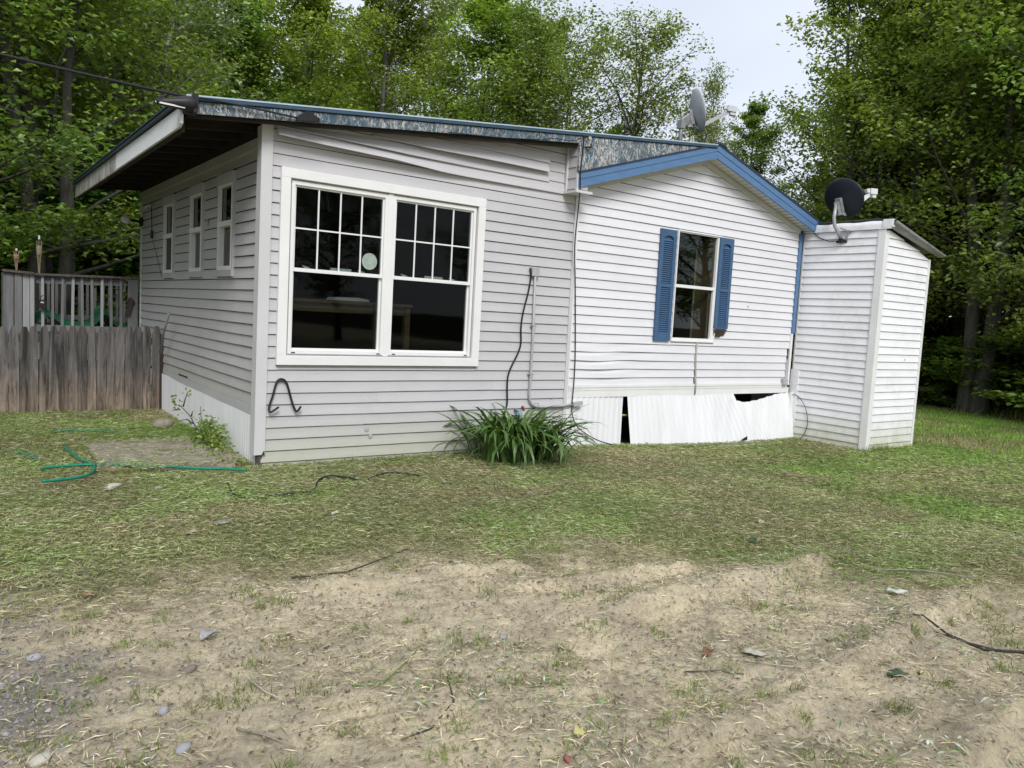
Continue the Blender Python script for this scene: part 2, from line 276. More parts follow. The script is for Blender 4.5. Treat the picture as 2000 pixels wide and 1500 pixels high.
# ------------------------------------------------------------------ mesh helpers
class MB:
    def __init__(s): s.v = []; s.f = []
    def add(s, vs, fs):
        o = len(s.v); s.v += [tuple(map(float, q)) for q in vs]; s.f += [tuple(i + o for i in f) for f in fs]; return s
    def box(s, x0, x1, y0, y1, z0, z1):
        return s.add([(x0, y0, z0), (x1, y0, z0), (x1, y1, z0), (x0, y1, z0), (x0, y0, z1), (x1, y0, z1), (x1, y1, z1), (x0, y1, z1)],
                     [(0, 3, 2, 1), (4, 5, 6, 7), (0, 1, 5, 4), (1, 2, 6, 5), (2, 3, 7, 6), (3, 0, 4, 7)])
    def prism(s, pts, d):          # polygon of 3-D points pushed along vector d
        k = len(pts); q = [tuple(p[i] + d[i] for i in range(3)) for p in pts]
        return s.add(list(pts) + q, [tuple(range(k)), tuple(range(2 * k - 1, k - 1, -1))] + [(i, i + k, (i + 1) % k + k, (i + 1) % k)[::-1] for i in range(k)])
    def beam(s, a, b, w, h, up=(0, 0, 1)):   # rectangular bar from a to b
        a = Vector(a); b = Vector(b); d = (b - a).normalized(); sdv = d.cross(Vector(up)).normalized(); u = sdv.cross(d)
        vs = []
        for p in (a, b):
            for i, j in ((-1, -1), (1, -1), (1, 1), (-1, 1)): vs.append(p + sdv * (i * w / 2) + u * (j * h / 2))
        return s.add(vs, [(0, 1, 2, 3), (7, 6, 5, 4), (0, 4, 5, 1), (1, 5, 6, 2), (2, 6, 7, 3), (3, 7, 4, 0)])
    def tube(s, pts, r, k=6, caps=True):
        pts = [Vector(p) for p in pts]; nn = len(pts); rs = r if isinstance(r, (list, tuple)) else [r] * nn
        o = len(s.v); pu = None
        for i, p in enumerate(pts):
            t = (pts[min(i + 1, nn - 1)] - pts[max(i - 1, 0)]).normalized()
            ref = pu if pu is not None else (Vector((0, 0, 1)) if abs(t.z) < 0.9 else Vector((1, 0, 0)))
            sdv = t.cross(ref).normalized() if t.cross(ref).length > 1e-6 else t.orthogonal().normalized(); u = sdv.cross(t).normalized(); pu = u
            for j in range(k):
                a = 2 * math.pi * j / k; q = p + (sdv * math.cos(a) + u * math.sin(a)) * rs[i]; s.v.append(tuple(q))
        for i in range(nn - 1):
            for j in range(k):
                a = o + i * k + j; bq = o + i * k + (j + 1) % k; s.f.append((a, bq, bq + k, a + k))
        if caps: s.f.append(tuple(o + j for j in range(k - 1, -1, -1))); s.f.append(tuple(o + (nn - 1) * k + j for j in range(k)))
        return s
    def lathe(s, prof, c=(0, 0, 0), mat=None, k=24):      # prof: (r, h) along local z
        o = len(s.v); mat = mat or Matrix.Identity(3); c = Vector(c)
        for r_, h in prof:
            for j in range(k):
                a = 2 * math.pi * j / k; s.v.append(tuple(c + mat @ Vector((r_ * math.cos(a), r_ * math.sin(a), h))))
        for i in range(len(prof) - 1):
            for j in range(k):
                a = o + i * k + j; b_ = o + i * k + (j + 1) % k; s.f.append((a, b_, b_ + k, a + k))
        return s
def origin(o):
    v = Vector((0, 0, 0))
    while o is not None: v += o.location; o = o.parent
    return v
def tag(o, label=None, cat=None, group=None, kind=None):
    if label: o['label'] = label
    if cat: o['category'] = cat
    if group: o['group'] = group
    if kind: o['kind'] = kind
    return o
def thing(name, label, cat, loc=(0, 0, 0), group=None):
    o = bpy.data.objects.new(name, None); o.empty_display_size = .1; COL.objects.link(o); o.location = loc
    return tag(o, label, cat, group)
def obj(name, mb, mat, parent=None, smooth=False, local=False):
    me = bpy.data.meshes.new(name)
    off = Vector((0, 0, 0)) if local or parent is None else origin(parent)
    me.from_pydata([tuple(Vector(q) - off) for q in mb.v], [], mb.f)
    me.materials.append(MATS[mat])
    if smooth: me.polygons.foreach_set('use_smooth', [True] * len(me.polygons))
    me.update(); o = bpy.data.objects.new(name, me); COL.objects.link(o); o.parent = parent
    return o
def bevel(o, wdt=0.004, seg=1):
    md = o.modifiers.new('bevel', 'BEVEL'); md.width = wdt; md.segments = seg; md.limit_method = 'ANGLE'; return o
def raw_mesh(name, verts, faces_flat, nper, mat, cols=None, smooth=False):
    me = bpy.data.meshes.new(name); nv = len(verts); nf = len(faces_flat) // nper
    me.vertices.add(nv); me.vertices.foreach_set('co', np.asarray(verts, dtype=np.float32).ravel())
    me.loops.add(nf * nper); me.loops.foreach_set('vertex_index', np.asarray(faces_flat, dtype=np.int32))
    me.polygons.add(nf); me.polygons.foreach_set('loop_start', np.arange(0, nf * nper, nper, dtype=np.int32))
    if cols is not None:
        a = me.attributes.new('col', 'FLOAT_COLOR', 'POINT'); a.data.foreach_set('color', np.asarray(cols, dtype=np.float32).ravel())
    if smooth: me.polygons.foreach_set('use_smooth', np.ones(nf, dtype=bool))
    me.materials.append(MATS[mat]); me.update(calc_edges=True)
    return me
def link(name, me, parent=None, loc=(0, 0, 0)):
    o = bpy.data.objects.new(name, me); COL.objects.link(o); o.parent = parent; o.location = loc; return o

# ------------------------------------------------------------------ noise
TAB = np.random.default_rng(3).random((256, 256))
def vnoise(x, y):
    xi = np.floor(x).astype(int); yi = np.floor(y).astype(int); fx = x - xi; fy = y - yi
    fx = fx * fx * (3 - 2 * fx); fy = fy * fy * (3 - 2 * fy)
    a = TAB[xi & 255, yi & 255]; b_ = TAB[(xi + 1) & 255, yi & 255]; c = TAB[xi & 255, (yi + 1) & 255]; d = TAB[(xi + 1) & 255, (yi + 1) & 255]
    return (a * (1 - fx) + b_ * fx) * (1 - fy) + (c * (1 - fx) + d * fx) * fy
def fbm(x, y, o=4, g=0.5):
    s = 0; a = 1; t_ = 0
    for i in range(o):
        s = s + a * vnoise(x * 2 ** i + 17 * i, y * 2 ** i + 31 * i); t_ += a; a *= g
    return s / t_
def sstep(a, b_, x):
    t_ = np.clip((x - a) / (b_ - a), 0, 1); return t_ * t_ * (3 - 2 * t_)
EX = [-9, -2.4, -2.0, -1.6, -1.1, -0.6, 0.06, 0.5, 1.15, 1.63, 2.15, 2.5, 2.9, 4.0, 9]
EY = [-1.0, -2.1, -2.45, -2.5, -2.6, -2.62, -2.62, -2.95, -3.2, -3.55, -3.95, -4.4, -4.8, -6.0, -11]
def dirt_amount(x, y):
    e_ = np.interp(x, EX, EY) + (fbm(x * 1.7, y * 1.7, 3) - 0.5) * 0.9
    return sstep(0.55, -0.50, y - e_ + .45 * (fbm(x * 7 + 5, y * 7, 3) - .5))
def base_z(x, y):
    z = -0.025 - 0.012 * np.clip(x, 0, 3) / 3 - 0.105 * sstep(3.0, 6.5, x) - 0.06 * sstep(8, 16, x)
    z = z + 0.05 * (fbm(x * 0.25 + 5, y * 0.25, 2) - 0.5) * sstep(2, 9, np.hypot(x - 3, y + 1))
    return z
def seg_d(x, y, a, b_):
    ax, ay = a; bx, by = b_; dx, dy = bx - ax, by - ay; l2 = dx * dx + dy * dy
    t_ = np.clip(((x - ax) * dx + (y - ay) * dy) / l2, 0, 1); px = ax + t_ * dx; py = ay + t_ * dy
    sgn = np.sign((x - ax) * dy - (y - ay) * dx)
    return np.hypot(x - px, y - py), sgn, t_
def gz(x, y):
    x = np.asarray(x, float); y = np.asarray(y, float)
    z = base_z(x, y); d = dirt_amount(x, y)
    z = z + 0.012 * (fbm(x * 5, y * 5, 3) - 0.5) * (1 - d)
    z = z + d * (0.07 * (fbm(x * 1.6 + 3, y * 1.6, 2) - 0.5) + 0.058 * (fbm(x * 6 + y * 2, y * 9, 5, 0.62) - 0.5) - 0.012)
    # berm pushed up by a wheel with a steep face toward the drive, and two shallow ruts
    for a, b_, h, wd in (((0.62, -4.02), (2.1, -4.02), 0.085, 0.17), ((0.0, -5.0), (2.6, -4.75), 0.075, 0.14), ((-0.2, -5.6), (2.0, -5.45), 0.08, 0.16), ((-0.7, -3.05), (0.4, -3.2), 0.045, 0.10), ((0.3, -3.45), (1.2, -3.75), 0.05, 0.10)):
        dd, sg, t_ = seg_d(x, y, a, b_); face = np.where(sg > 0, dd * 2.6, dd)
        z = z + h * np.exp(-(face / wd) ** 2) * (0.6 + 0.8 * vnoise(x * 3, y * 3))
    tr = ((( -1.9, -3.02), (1.0, -3.42), 0.15), ((-1.2, -4.25), (1.2, -5.05), 0.13))
    for a, b_, wd in tr:
        dd, sg, t_ = seg_d(x, y, a, b_); inside = sstep(wd, wd * 0.6, dd)
        z = z - 0.012 * inside + inside * 0.011 * np.sin(dd * sg * 2 * np.pi / 0.042) * sstep(.35, .6, vnoise(x * 2.5 + 9, y * 2.5))
    return z
def G(x, y, dz=0.0): return (x, y, float(gz(x, y)) + dz)

# ================================================================== GROUND
def axis(lo, f0, f1, hi, fine, mid0, mid1, mid):
    a = list(np.arange(f0, f1, fine)); b_ = []
    x = f0 - mid
    while x > mid0: b_.append(x); x -= mid
    st = mid * 1.3
    while x > lo: b_.append(x); x -= st; st *= 1.25
    b_.append(lo); c = []; x = f1
    while x < mid1: c.append(x); x += mid
    st = mid * 1.3
    while x < hi: c.append(x); x += st; st *= 1.2
    c.append(hi); return np.array(b_[::-1] + a + c)
gxs = axis(-400, -2.5, 3.4, 400, 0.0155, -4.5, 9.0, 0.05); gys = axis(-400, -6.0, -2.4, 400, 0.0155, -7.5, 4.0, 0.05)
GX, GY = np.meshgrid(gxs, gys, indexing='ij'); GZ = gz(GX, GY)
nx, ny = GX.shape; idx = np.arange(nx * ny).reshape(nx, ny)
quads = np.stack([idx[:-1, :-1], idx[1:, :-1], idx[1:, 1:], idx[:-1, 1:]], -1).reshape(-1)
D = dirt_amount(GX, GY)
grav = 0.7 * sstep(-1.5, -2.2, GX + (fbm(GX * 2, GY * 2, 2) - .5) * 1.2) * sstep(-1.7, -2.4, GY) * sstep(-4.6, -3.6, GY + 0 * GX)
dcam = np.hypot(GX + 2.2, GY + 6.6)
forest = np.clip(sstep(16.2, 17.6, GX + 1.6 * (fbm(GX * .8, GY * .8, 2) - .5) + 0.10 * GY) + sstep(8.5, 10, GY + 0 * GX) + sstep(-6, -8, GX + 0 * GY), 0, 1)
MK = np.stack([D, grav, forest, np.ones_like(D)], -1).reshape(-1, 4)
m, n, b = nodes('ground_soil')
at = nd(n, 'ShaderNodeAttribute', attribute_name='col'); sx = nd(n, 'ShaderNodeSeparateXYZ'); n.links.new(at.outputs['Vector'], sx.inputs['Vector'])
t = nd(n, 'ShaderNodeTexCoord')
def ntex(s, d=8, r_=0.7, dist=0.0):
    q = nd(n, 'ShaderNodeTexNoise', Scale=s, Detail=d, Roughness=r_, Distortion=dist); n.links.new(t.outputs['Object'], q.inputs['Vector']); return q
def ramp(src, *st):
    r_ = nd(n, 'ShaderNodeValToRGB'); e_ = r_.color_ramp.elements
    e_[0].position = st[0][0]; e_[0].color = (*st[0][1], 1); e_[1].position = st[-1][0]; e_[1].color = (*st[-1][1], 1)
    for p, c in st[1:-1]: x_ = e_.new(p); x_.color = (*c, 1)
    n.links.new(src, r_.inputs['Fac']); return r_.outputs['Color']
def mixc(f_, a, b_, typ='MIX'):
    q = nd(n, 'ShaderNodeMixRGB', blend_type=typ)
    if isinstance(f_, float): q.inputs['Fac'].default_value = f_
    else: n.links.new(f_, q.inputs['Fac'])
    n.links.new(a, q.inputs['Color1']); n.links.new(b_, q.inputs['Color2']); return q.outputs['Color']
sand = ramp(ntex(3.2, 9, .75).outputs['Fac'], (0.32, (0.42, 0.36, 0.265)), (0.47, (0.645, 0.56, 0.40)), (0.62, (0.83, 0.715, 0.50)))
fine = ramp(ntex(60, 6, .8).outputs['Fac'], (0.32, (0.70, 0.68, 0.66)), (0.50, (1.0, 1.0, 1.0)), (0.75, (1.18, 1.16, 1.1)))
sand = mixc(1.0, sand, fine, 'MULTIPLY')
thatch = ramp(ntex(9, 8, .75).outputs['Fac'], (0.3, (0.14, 0.15, 0.065)), (0.5, (0.24, 0.22, 0.115)), (0.7, (0.40, 0.33, 0.20)))
gravc = ramp(ntex(40, 5, .7).outputs['Fac'], (0.3, (0.13, 0.125, 0.13)), (0.6, (0.25, 0.24, 0.25)), (0.75, (0.33, 0.32, 0.33)))
litter = ramp(ntex(12, 7, .75).outputs['Fac'], (0.3, (0.018, 0.014, 0.010)), (0.6, (0.06, 0.042, 0.028)), (0.75, (0.11, 0.08, 0.05)))
brown = ramp(ntex(1.7, 9, .8, .6).outputs['Fac'], (0.50, (0.0, 0.0, 0.0)), (0.66, (1.0, 1.0, 1.0)))
darks = ramp(ntex(30, 6, .8).outputs['Fac'], (0.3, (0.20, 0.165, 0.13)), (0.7, (0.42, 0.36, 0.285)))
bw = nd(n, 'ShaderNodeMath', operation='MULTIPLY'); bw.inputs[1].default_value = 0.40; n.links.new(brown, bw.inputs[0])
sand = mixc(bw.outputs[0], sand, darks)
c = mixc(sx.outputs['X'], thatch, sand); c = mixc(sx.outputs['Y'], c, gravc); c = mixc(sx.outputs['Z'], c, litter)
n.links.new(c, b.inputs['Base Color']); b.inputs['Roughness'].default_value = 0.97; b.inputs['Specular IOR Level'].default_value = 0.1
b0 = nd(n, 'ShaderNodeBump', Strength=0.9, Distance=0.04); n.links.new(ntex(15, 7, .72, .8).outputs['Fac'], b0.inputs['Height'])
b1 = nd(n, 'ShaderNodeBump', Strength=1.0, Distance=0.014); n.links.new(ntex(55, 8, .85).outputs['Fac'], b1.inputs['Height']); n.links.new(b0.outputs['Normal'], b1.inputs['Normal']); n.links.new(b1.outputs['Normal'], b.inputs['Normal'])
gme = raw_mesh('ground', np.stack([GX, GY, GZ], -1).reshape(-1, 3), quads, 4, 'ground_soil', MK, smooth=True)
ground = tag(link('ground', gme), kind='structure')

# ================================================================== MOBILE HOME WITH ADDITION
home = thing('mobile_home', 'single storey mobile home with grey sided addition, blue trimmed gable and dented white skirting', 'house', (0, 0, 0))
STEP = 0.1019
def board(parent, mat, p0, p1, z, zt, nrm, a=0.0, ln=None, wob=None, lip=0.014, x_top=None, name='siding_board'):
    gap = {'shed_vinyl': .0014, 'white_vinyl': .0027}.get(mat, .0043)
    """one clapboard course from p0 to p1 (x,y) with bottom edge at z and top at zt, outward normal nrm"""
    d = Vector((p1[0] - p0[0], p1[1] - p0[1], 0)); l = d.length; ns = max(1, int(l / 0.45)) if wob is None else max(2, int(l / 0.07))
    N = Vector((nrm[0], nrm[1], 0)); mb = MB(); ph = random.random() * 6
    for i in range(ns + 1):
        t_ = i / ns; x = p0[0] + d.x * t_; y = p0[1] + d.y * t_
        zt_ = zt
        xt, yt = (x, y) if x_top is None else (x_top[0] + (x_top[1] - x_top[0]) * t_, y)
        wv = 0.0012 * math.sin(t_ * l * 2.1 + ph) + 0.0008 * math.sin(t_ * l * 5.3 + ph * 2)
        dz, dn_ = (0, 0) if wob is None else wob(x, z)
        B = Vector((x, y, z + wv + dz)); T = Vector((xt, yt, zt - gap))
        M1 = Vector((x + (xt - x) * .5, y, z + (zt - z) * .55 + dz * .6))
        mb.v += [tuple(B + N * (lip + dn_ - .002) + Vector((0, 0, .012))), tuple(B + N * (lip + dn_) + Vector((0, 0, .0015))), tuple(B + N * (lip + 0.0005 + dn_) + Vector((0, 0, 0.006))), tuple(M1 + N * (lip * 0.5 + dn_ * 1.1)), tuple(T + N * 0.003)]
        if i:
            o_ = (i - 1) * 5
            for k in range(4): mb.f.append((o_ + k, o_ + k + 5, o_ + k + 6, o_ + k + 1))
    e_ = ns * 5
    mb.f.append((0, 1, 2, 3, 4)); mb.f.append((e_ + 4, e_ + 3, e_ + 2, e_ + 1, e_))
    o = obj(name, mb, mat, parent); return o

# --- wall sheathing behind the boards (closed shells, with window openings left out)
def wall_with_holes(name, axis_, c0, c1, a0, a1, z0, z1, holes, mat, parent):
    mb = MB(); xs = sorted({a0, a1} | {h[0] for h in holes} | {h[1] for h in holes}); zs = sorted({z0, z1} | {h[2] for h in holes} | {h[3] for h in holes})
    for i in range(len(xs) - 1):
        for j in range(len(zs) - 1):
            mxx, mz = (xs[i] + xs[i + 1]) / 2, (zs[j] + zs[j + 1]) / 2
            if any(h[0] < mxx < h[1] and h[2] < mz < h[3] for h in holes): continue
            if axis_ == 'x': mb.box(xs[i], xs[i + 1], c0, c1, zs[j], zs[j + 1])
            else: mb.box(c0, c1, xs[i], xs[i + 1], zs[j], zs[j + 1])
    return obj(name, mb, mat, parent)
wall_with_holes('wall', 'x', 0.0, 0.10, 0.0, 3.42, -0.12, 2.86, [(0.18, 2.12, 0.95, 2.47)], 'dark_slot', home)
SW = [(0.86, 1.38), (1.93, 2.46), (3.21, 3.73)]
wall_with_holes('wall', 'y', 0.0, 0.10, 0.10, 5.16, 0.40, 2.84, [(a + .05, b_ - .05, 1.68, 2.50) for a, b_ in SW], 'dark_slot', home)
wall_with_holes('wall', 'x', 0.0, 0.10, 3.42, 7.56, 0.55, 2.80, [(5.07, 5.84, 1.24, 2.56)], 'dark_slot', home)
obj('wall', MB().prism([(3.42, 0.0, 2.803), (7.56, 0.0, 2.803), (5.463, 0.0, 3.42)], (0, 0.1, 0)), 'dark_slot', home)
obj('wall', MB().box(7.46, 7.56, 0.102, 12, -0.3, 2.80), 'white_vinyl', home)
obj('wall', MB().box(0.0, 7.56, 12, 12.1, -0.3, 2.75), 'white_vinyl', home)
obj('wall', MB().box(0.102, 3.42, 5.06, 5.16, -0.1, 2.9), 'grey_vinyl', home)
obj('wall', MB().box(3.42, 3.52, 5.162, 12, -0.3, 2.75), 'white_vinyl', home)
# --- rooms seen through the glass
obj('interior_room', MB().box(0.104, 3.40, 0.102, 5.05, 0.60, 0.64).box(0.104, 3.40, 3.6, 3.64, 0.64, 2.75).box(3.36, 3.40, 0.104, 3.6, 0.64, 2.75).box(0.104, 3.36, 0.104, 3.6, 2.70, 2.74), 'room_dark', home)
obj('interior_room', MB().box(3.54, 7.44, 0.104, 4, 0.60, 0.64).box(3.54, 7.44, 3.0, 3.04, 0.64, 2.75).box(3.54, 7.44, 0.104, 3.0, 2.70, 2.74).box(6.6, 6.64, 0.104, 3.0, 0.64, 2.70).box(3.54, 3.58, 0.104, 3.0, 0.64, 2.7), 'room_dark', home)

# --- grey boards, front of the addition
WX0, WX1, WZ0, WZ1 = 0.104, 2.197, 0.868, 2.552
n0 = 0; z = -0.095
k = 0
while True:
    zb = 0.008 + STEP * (k - 1); zt = zb + STEP
    if zt > 2.62: break
    if zt > WZ0 and zb < WZ1:
        if zb < WZ0 < zt: board(home, 'grey_vinyl', (WX0 + .021, 0), (WX1 - .021, 0), zb, WZ0 + .006, (0, -1))
        board(home, 'grey_vinyl', (0.028, 0), (WX0 + .02, 0), zb, zt, (0, -1)); board(home, 'grey_vinyl', (WX1 - .02, 0), (3.385, 0), zb, zt, (0, -1))
    elif k < 2 or 7 < k < 10 or k > 24:
        board(home, 'grey_vinyl', (0.028 if k > 1 else 0.0, 0), (3.385, 0), zb, zt, (0, -1))
    else:
        sx_ = 0.9 + 1.6 * random.random()
        board(home, 'grey_vinyl', (0.028, 0), (sx_, 0), zb, zt, (0, -1)); board(home, 'grey_vinyl', (sx_ - .004, 0), (3.385, 0), zb, zt, (0, -1), lip=0.0155)
    k += 1
ztop = zb
# upper boards; the double panels have pulled loose and hang below the eave
def line(pts, x):
    xs_, zs_ = zip(*pts); return float(np.interp(x, xs_, zs_))
def loose(mat, bot, top, out, x0, x1, name='loose_siding_panel', label=None):
    mb = MB(); ns = 26
    for i in range(ns + 1):
        x = x0 + (x1 - x0) * i / ns; ob = line(out, x); zb_, zt_ = line(bot, x), line(top, x)
        mb.v += [(x, -0.010 - ob * .92, zb_ + .012), (x, -0.016 - ob, zb_), (x, -0.0165 - ob, zb_ + 0.006), (x, -0.008 - ob * .8, (zb_ + zt_) / 2), (x, -0.004 - ob * .55, zt_)]
        if i:
            o_ = (i - 1) * 5
            for q in range(4): mb.f.append((o_ + q, o_ + q + 5, o_ + q + 6, o_ + q + 1))
    mb.f.append((0, 1, 2, 3, 4)); e_ = ns * 5; mb.f.append((e_ + 4, e_ + 3, e_ + 2, e_ + 1, e_))
    o = obj(name, mb, mat, home)
    if label: o['label'] = label
    return o
zc = ztop
for q in range(2): board(home, 'grey_vinyl', (0.028, 0), (3.385, 0), zc + q * STEP, zc + (q + 1) * STEP, (0, -1), lip=0.010)
for q in range(2, 7):
    zq = zc + q * STEP
    board(home, 'grey_vinyl', (max(0.03, (zq - 2.885) / 0.1155 - .12), 0), (3.22, 0), zq, zq + STEP, (0, -1), lip=0.008)
loose('grey_vinyl', [(0.05, 2.795), (0.43, 2.780), (1.12, 2.767), (1.7, 2.737), (2.2, 2.738), (3.22, 2.742)], [(0.05, 2.868), (1.3, 2.843), (2.2, 2.843), (3.22, 2.845)],
      [(0.05, 0.095), (1.2, 0.07), (2.0, 0.022), (3.22, 0.004)], 0.05, 3.22, label='loose grey siding panel drooping under the eave')
loose('grey_vinyl', [(0.05, 2.864), (1.3, 2.839), (2.2, 2.840), (3.0, 2.842)], [(0.05, 2.90), (0.6, 2.91), (1.3, 2.935), (2.2, 2.943), (3.0, 2.945)],
      [(0.05, 0.075), (1.2, 0.06), (2.0, 0.018), (3.0, 0.003)], 0.05, 3.0)
loose('grey_vinyl', [(0.93, 2.946), (1.5, 2.928), (2.1, 2.936), (2.975, 2.938)], [(0.93, 2.99), (1.5, 3.03), (2.1, 3.036), (2.975, 3.034)],
      [(0.9, 0.03), (1.5, 0.07), (2.3, 0.06), (2.975, 0.035)], 0.93, 2.975, label='second loose siding panel lifted off the wall')
loose('grey_vinyl', [(1.48, 3.026), (2.1, 3.034), (2.985, 3.032)], [(1.48, 3.04), (2.1, 3.11), (2.985, 3.135)], [(1.48, 0.05), (2.985, 0.022)], 1.48, 2.985)
# corner post: broken off above the ground, bare dark framing below
obj('corner_post', MB().box(-0.066, 0.030, -0.028, -0.004, 0.085, 2.89).box(-0.066, -0.020, -0.004, 0.085, 0.085, 2.865), 'trim_grey', home)
obj('corner_stud', MB().box(-0.035, 0.012, -0.010, 0.03, -0.08, 0.10), 'old_wood', home)
obj('corner_flap', MB().prism([(0.0, -0.030, 0.085), (0.028, -0.030, 0.085), (0.022, -0.034, 0.125)], (0, 0.003, 0)), 'dark_wood', home)
obj('corner_post', MB().box(-0.02, 0.04, 5.125, 5.175, 0.35, 2.66), 'trim_grey', home)
obj('joint_trim', MB().box(3.383, 3.425, -0.024, -0.002, -0.03, 2.76), 'trim_grey', home)
obj('joint_trim', MB().box(3.428, 3.446, -0.018, -0.001, -0.10, 2.79), 'white_trim', home)
# small boxed return where the gable roof meets the addition
obj('corner_box', MB().box(3.245, 3.40, -0.185, -0.016, 2.79, 3.26), 'grey_vinyl', home)
obj('box_trim', MB().box(3.232, 3.252, -0.205, -0.178, 2.775, 3.28), 'trim_grey', home)
obj('box_trim', MB().box(3.218, 3.242, -0.040, -0.014, 2.765, 3.24), 'trim_grey', home)
obj('box_trim', MB().box(3.20, 3.43, -0.235, -0.010, 2.745, 2.772), 'trim_grey', home)
for q in range(4):
    z0_ = 2.79 + q * 0.115; mbq = MB().prism([(3.243, -0.18, z0_), (3.232, -0.18, z0_), (3.242, -0.18, z0_ + .11)], (0, 0.14, 0)); obj('siding_board', mbq, 'grey_vinyl', home)

# --- grey boards, left wall
for k in range(0, 22):
    zb = 0.488 + 0.1016 * k; zt = zb + 0.1016
    spans = [(0.06, 5.13)]
    if zb < 1.645 < zt:
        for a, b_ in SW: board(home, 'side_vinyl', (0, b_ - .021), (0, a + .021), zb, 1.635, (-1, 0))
    if zt > 1.645 and zb < 2.60: spans = [(0.06, .88), (1.36, 1.95), (2.44, 3.23), (3.71, 5.13)]
    elif k in (3, 6, 10) : spans = [(0.06, 2.9), (2.896, 5.13)]
    for a, b_ in spans:
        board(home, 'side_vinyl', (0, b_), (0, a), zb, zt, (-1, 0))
obj('starter_board', MB().prism([(-0.014, 0.10, 0.385), (-0.014, 3.0, 0.40), (-0.014, 3.35, 0.44), (-0.014, 3.9, 0.46), (-0.014, 3.9, 0.50), (-0.014, 0.10, 0.492)], (0.012, 0, 0)), 'grey_vinyl', home)
obj('gap_slot', MB().box(-0.020, -0.015, 2.48, 2.88, 0.512, 0.524), 'dark_slot', home)
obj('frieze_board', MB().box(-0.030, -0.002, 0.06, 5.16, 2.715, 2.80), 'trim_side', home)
# corrugated skirting
def corrugated(y0, y1, fx, z0, z1, pitch=0.068, amp=0.005, axis_='y', thick=0.0015, nz_=2, top=None, botf=None, shift=None, out=None):
    mb = MB(); ns = int(abs(y1 - y0) / (pitch / 6)); rows = 8
    for i in range(ns + 1):
        s = y0 + (y1 - y0) * i / ns
        for j in range(rows + 1):
            v_ = j / rows; zt_ = z1 if top is None else top(s); zb_ = z0 if botf is None else botf(s)
            zz = zb_ + (zt_ - zb_) * v_; ph = amp * (2.2 * max(0, math.cos(2 * math.pi * s / pitch)) ** 3 - .3) * .7 + .004 * math.sin(s * 5 + zz * 4) 
            sh = 0 if shift is None else shift(s) * (1 - v_); o_ = 0 if out is None else out(s) * (1 - v_)
            if axis_ == 'y': mb.v.append((fx - ph - o_, s + sh, zz))
            else: mb.v.append((s + sh, fx - ph - o_, zz))
            if i and j:
                a = (i - 1) * (rows + 1) + j - 1; bq = i * (rows + 1) + j - 1; mb.f.append((a, bq, bq + 1, a + 1))
    return mb
obj('skirting_panel', corrugated(0.06, 5.1, -0.022, -0.12, 0.47, top=lambda s: float(np.interp(s, [0, .3, 3.0, 3.4, 5], [.40, .40, .43, .45, .46]))), 'bright_metal', home, smooth=True)

# --- white boards, gable wall
def rake_z(x): return 3.404 - 0.303 * abs(x - 5.463) + 0.03
def dent(x, z_):
    g = math.exp(-((x - 3.95) / 0.42) ** 2) * math.exp(-((z_ - 0.98) / 0.17) ** 2)
    r_ = math.exp(-((x - 4.05) / 0.6) ** 2) * math.exp(-((z_ - 0.9) / 0.25) ** 2)
    return (-0.016 * g * math.sin((x - 3.2) * 3.2) , 0.011 * r_ * (0.7 + math.sin(x * 5 + z_ * 9)))
k = 0
while True:
    zb = 2.578 - STEP * 19 + STEP * k; zt = zb + STEP
    if zb > 3.39: break
    zb_ = max(zb, 0.655)
    xl, xr = 3.448, 7.56
    if zb > 2.80:
        hw = (3.434 - zb) / 0.303; xl, xr = max(xl, 5.463 - hw), min(xr, 5.463 + hw)
    wb = dent if zb < 1.45 else None
    if zb < 1.2 < zt: board(home, 'white_vinyl', (5.071, 0), (5.859, 0), zb_, 1.204, (0, -1))
    if zt > 1.20 and zb < 2.57:
        board(home, 'white_vinyl', (xl, 0), (5.07, 0), zb_, zt, (0, -1), wob=wb); board(home, 'white_vinyl', (5.86, 0), (xr, 0), zb_, zt, (0, -1))
    elif zb < 1.2:
        board(home, 'white_vinyl', (xl, 0), (5.55, 0), zb_, zt, (0, -1), wob=wb); board(home, 'white_vinyl', (5.562, 0), (xr - 0.05, 0), zb_, zt, (0, -1))
    else:
        xt_ = None
        if zt > 2.8: hw2 = max(0.05, (3.434 - zt) / 0.303); xt_ = (max(xl, 5.463 - hw2), min(xr, 5.463 + hw2))
        board(home, 'white_vinyl', (xl, 0), (xr, 0), zb_, zt, (0, -1), x_top=xt_)
    k += 1
obj('bottom_trim', MB().box(3.447, 7.60, -0.020, -0.001, 0.520, 0.632).box(3.447, 7.60, -0.030, -0.019, 0.632, 0.660).box(3.447, 7.60, -0.024, -0.02, 0.60, 0.632), 'white_trim', home)
pts = [(5.551, -0.022, 1.192), (5.548, -0.022, 1.08), (5.545, -0.022, 0.99), (5.560, -0.022, 0.86), (5.565, -0.024, 0.73), (5.570, -0.036, 0.64), (5.576, -0.028, 0.53)]
obj('caulk_seam', MB().tube(pts, [.013, .010, .014, .011, .016, .012, .010], 6), 'caulk_grey', home, smooth=True)
obj('corner_trim', MB().box(7.56, 7.625, -0.030, 0.06, 1.37, 2.82), 'blue_paint', home)['label'] = 'blue painted upper corner trim'
obj('corner_trim', MB().box(7.555, 7.600, -0.024, 0.06, 0.50, 1.368), 'white_trim', home)
obj('corner_trim', MB().box(7.50, 7.552, -0.019, -0.002, 0.66, 1.0), 'conduit_grey', home)

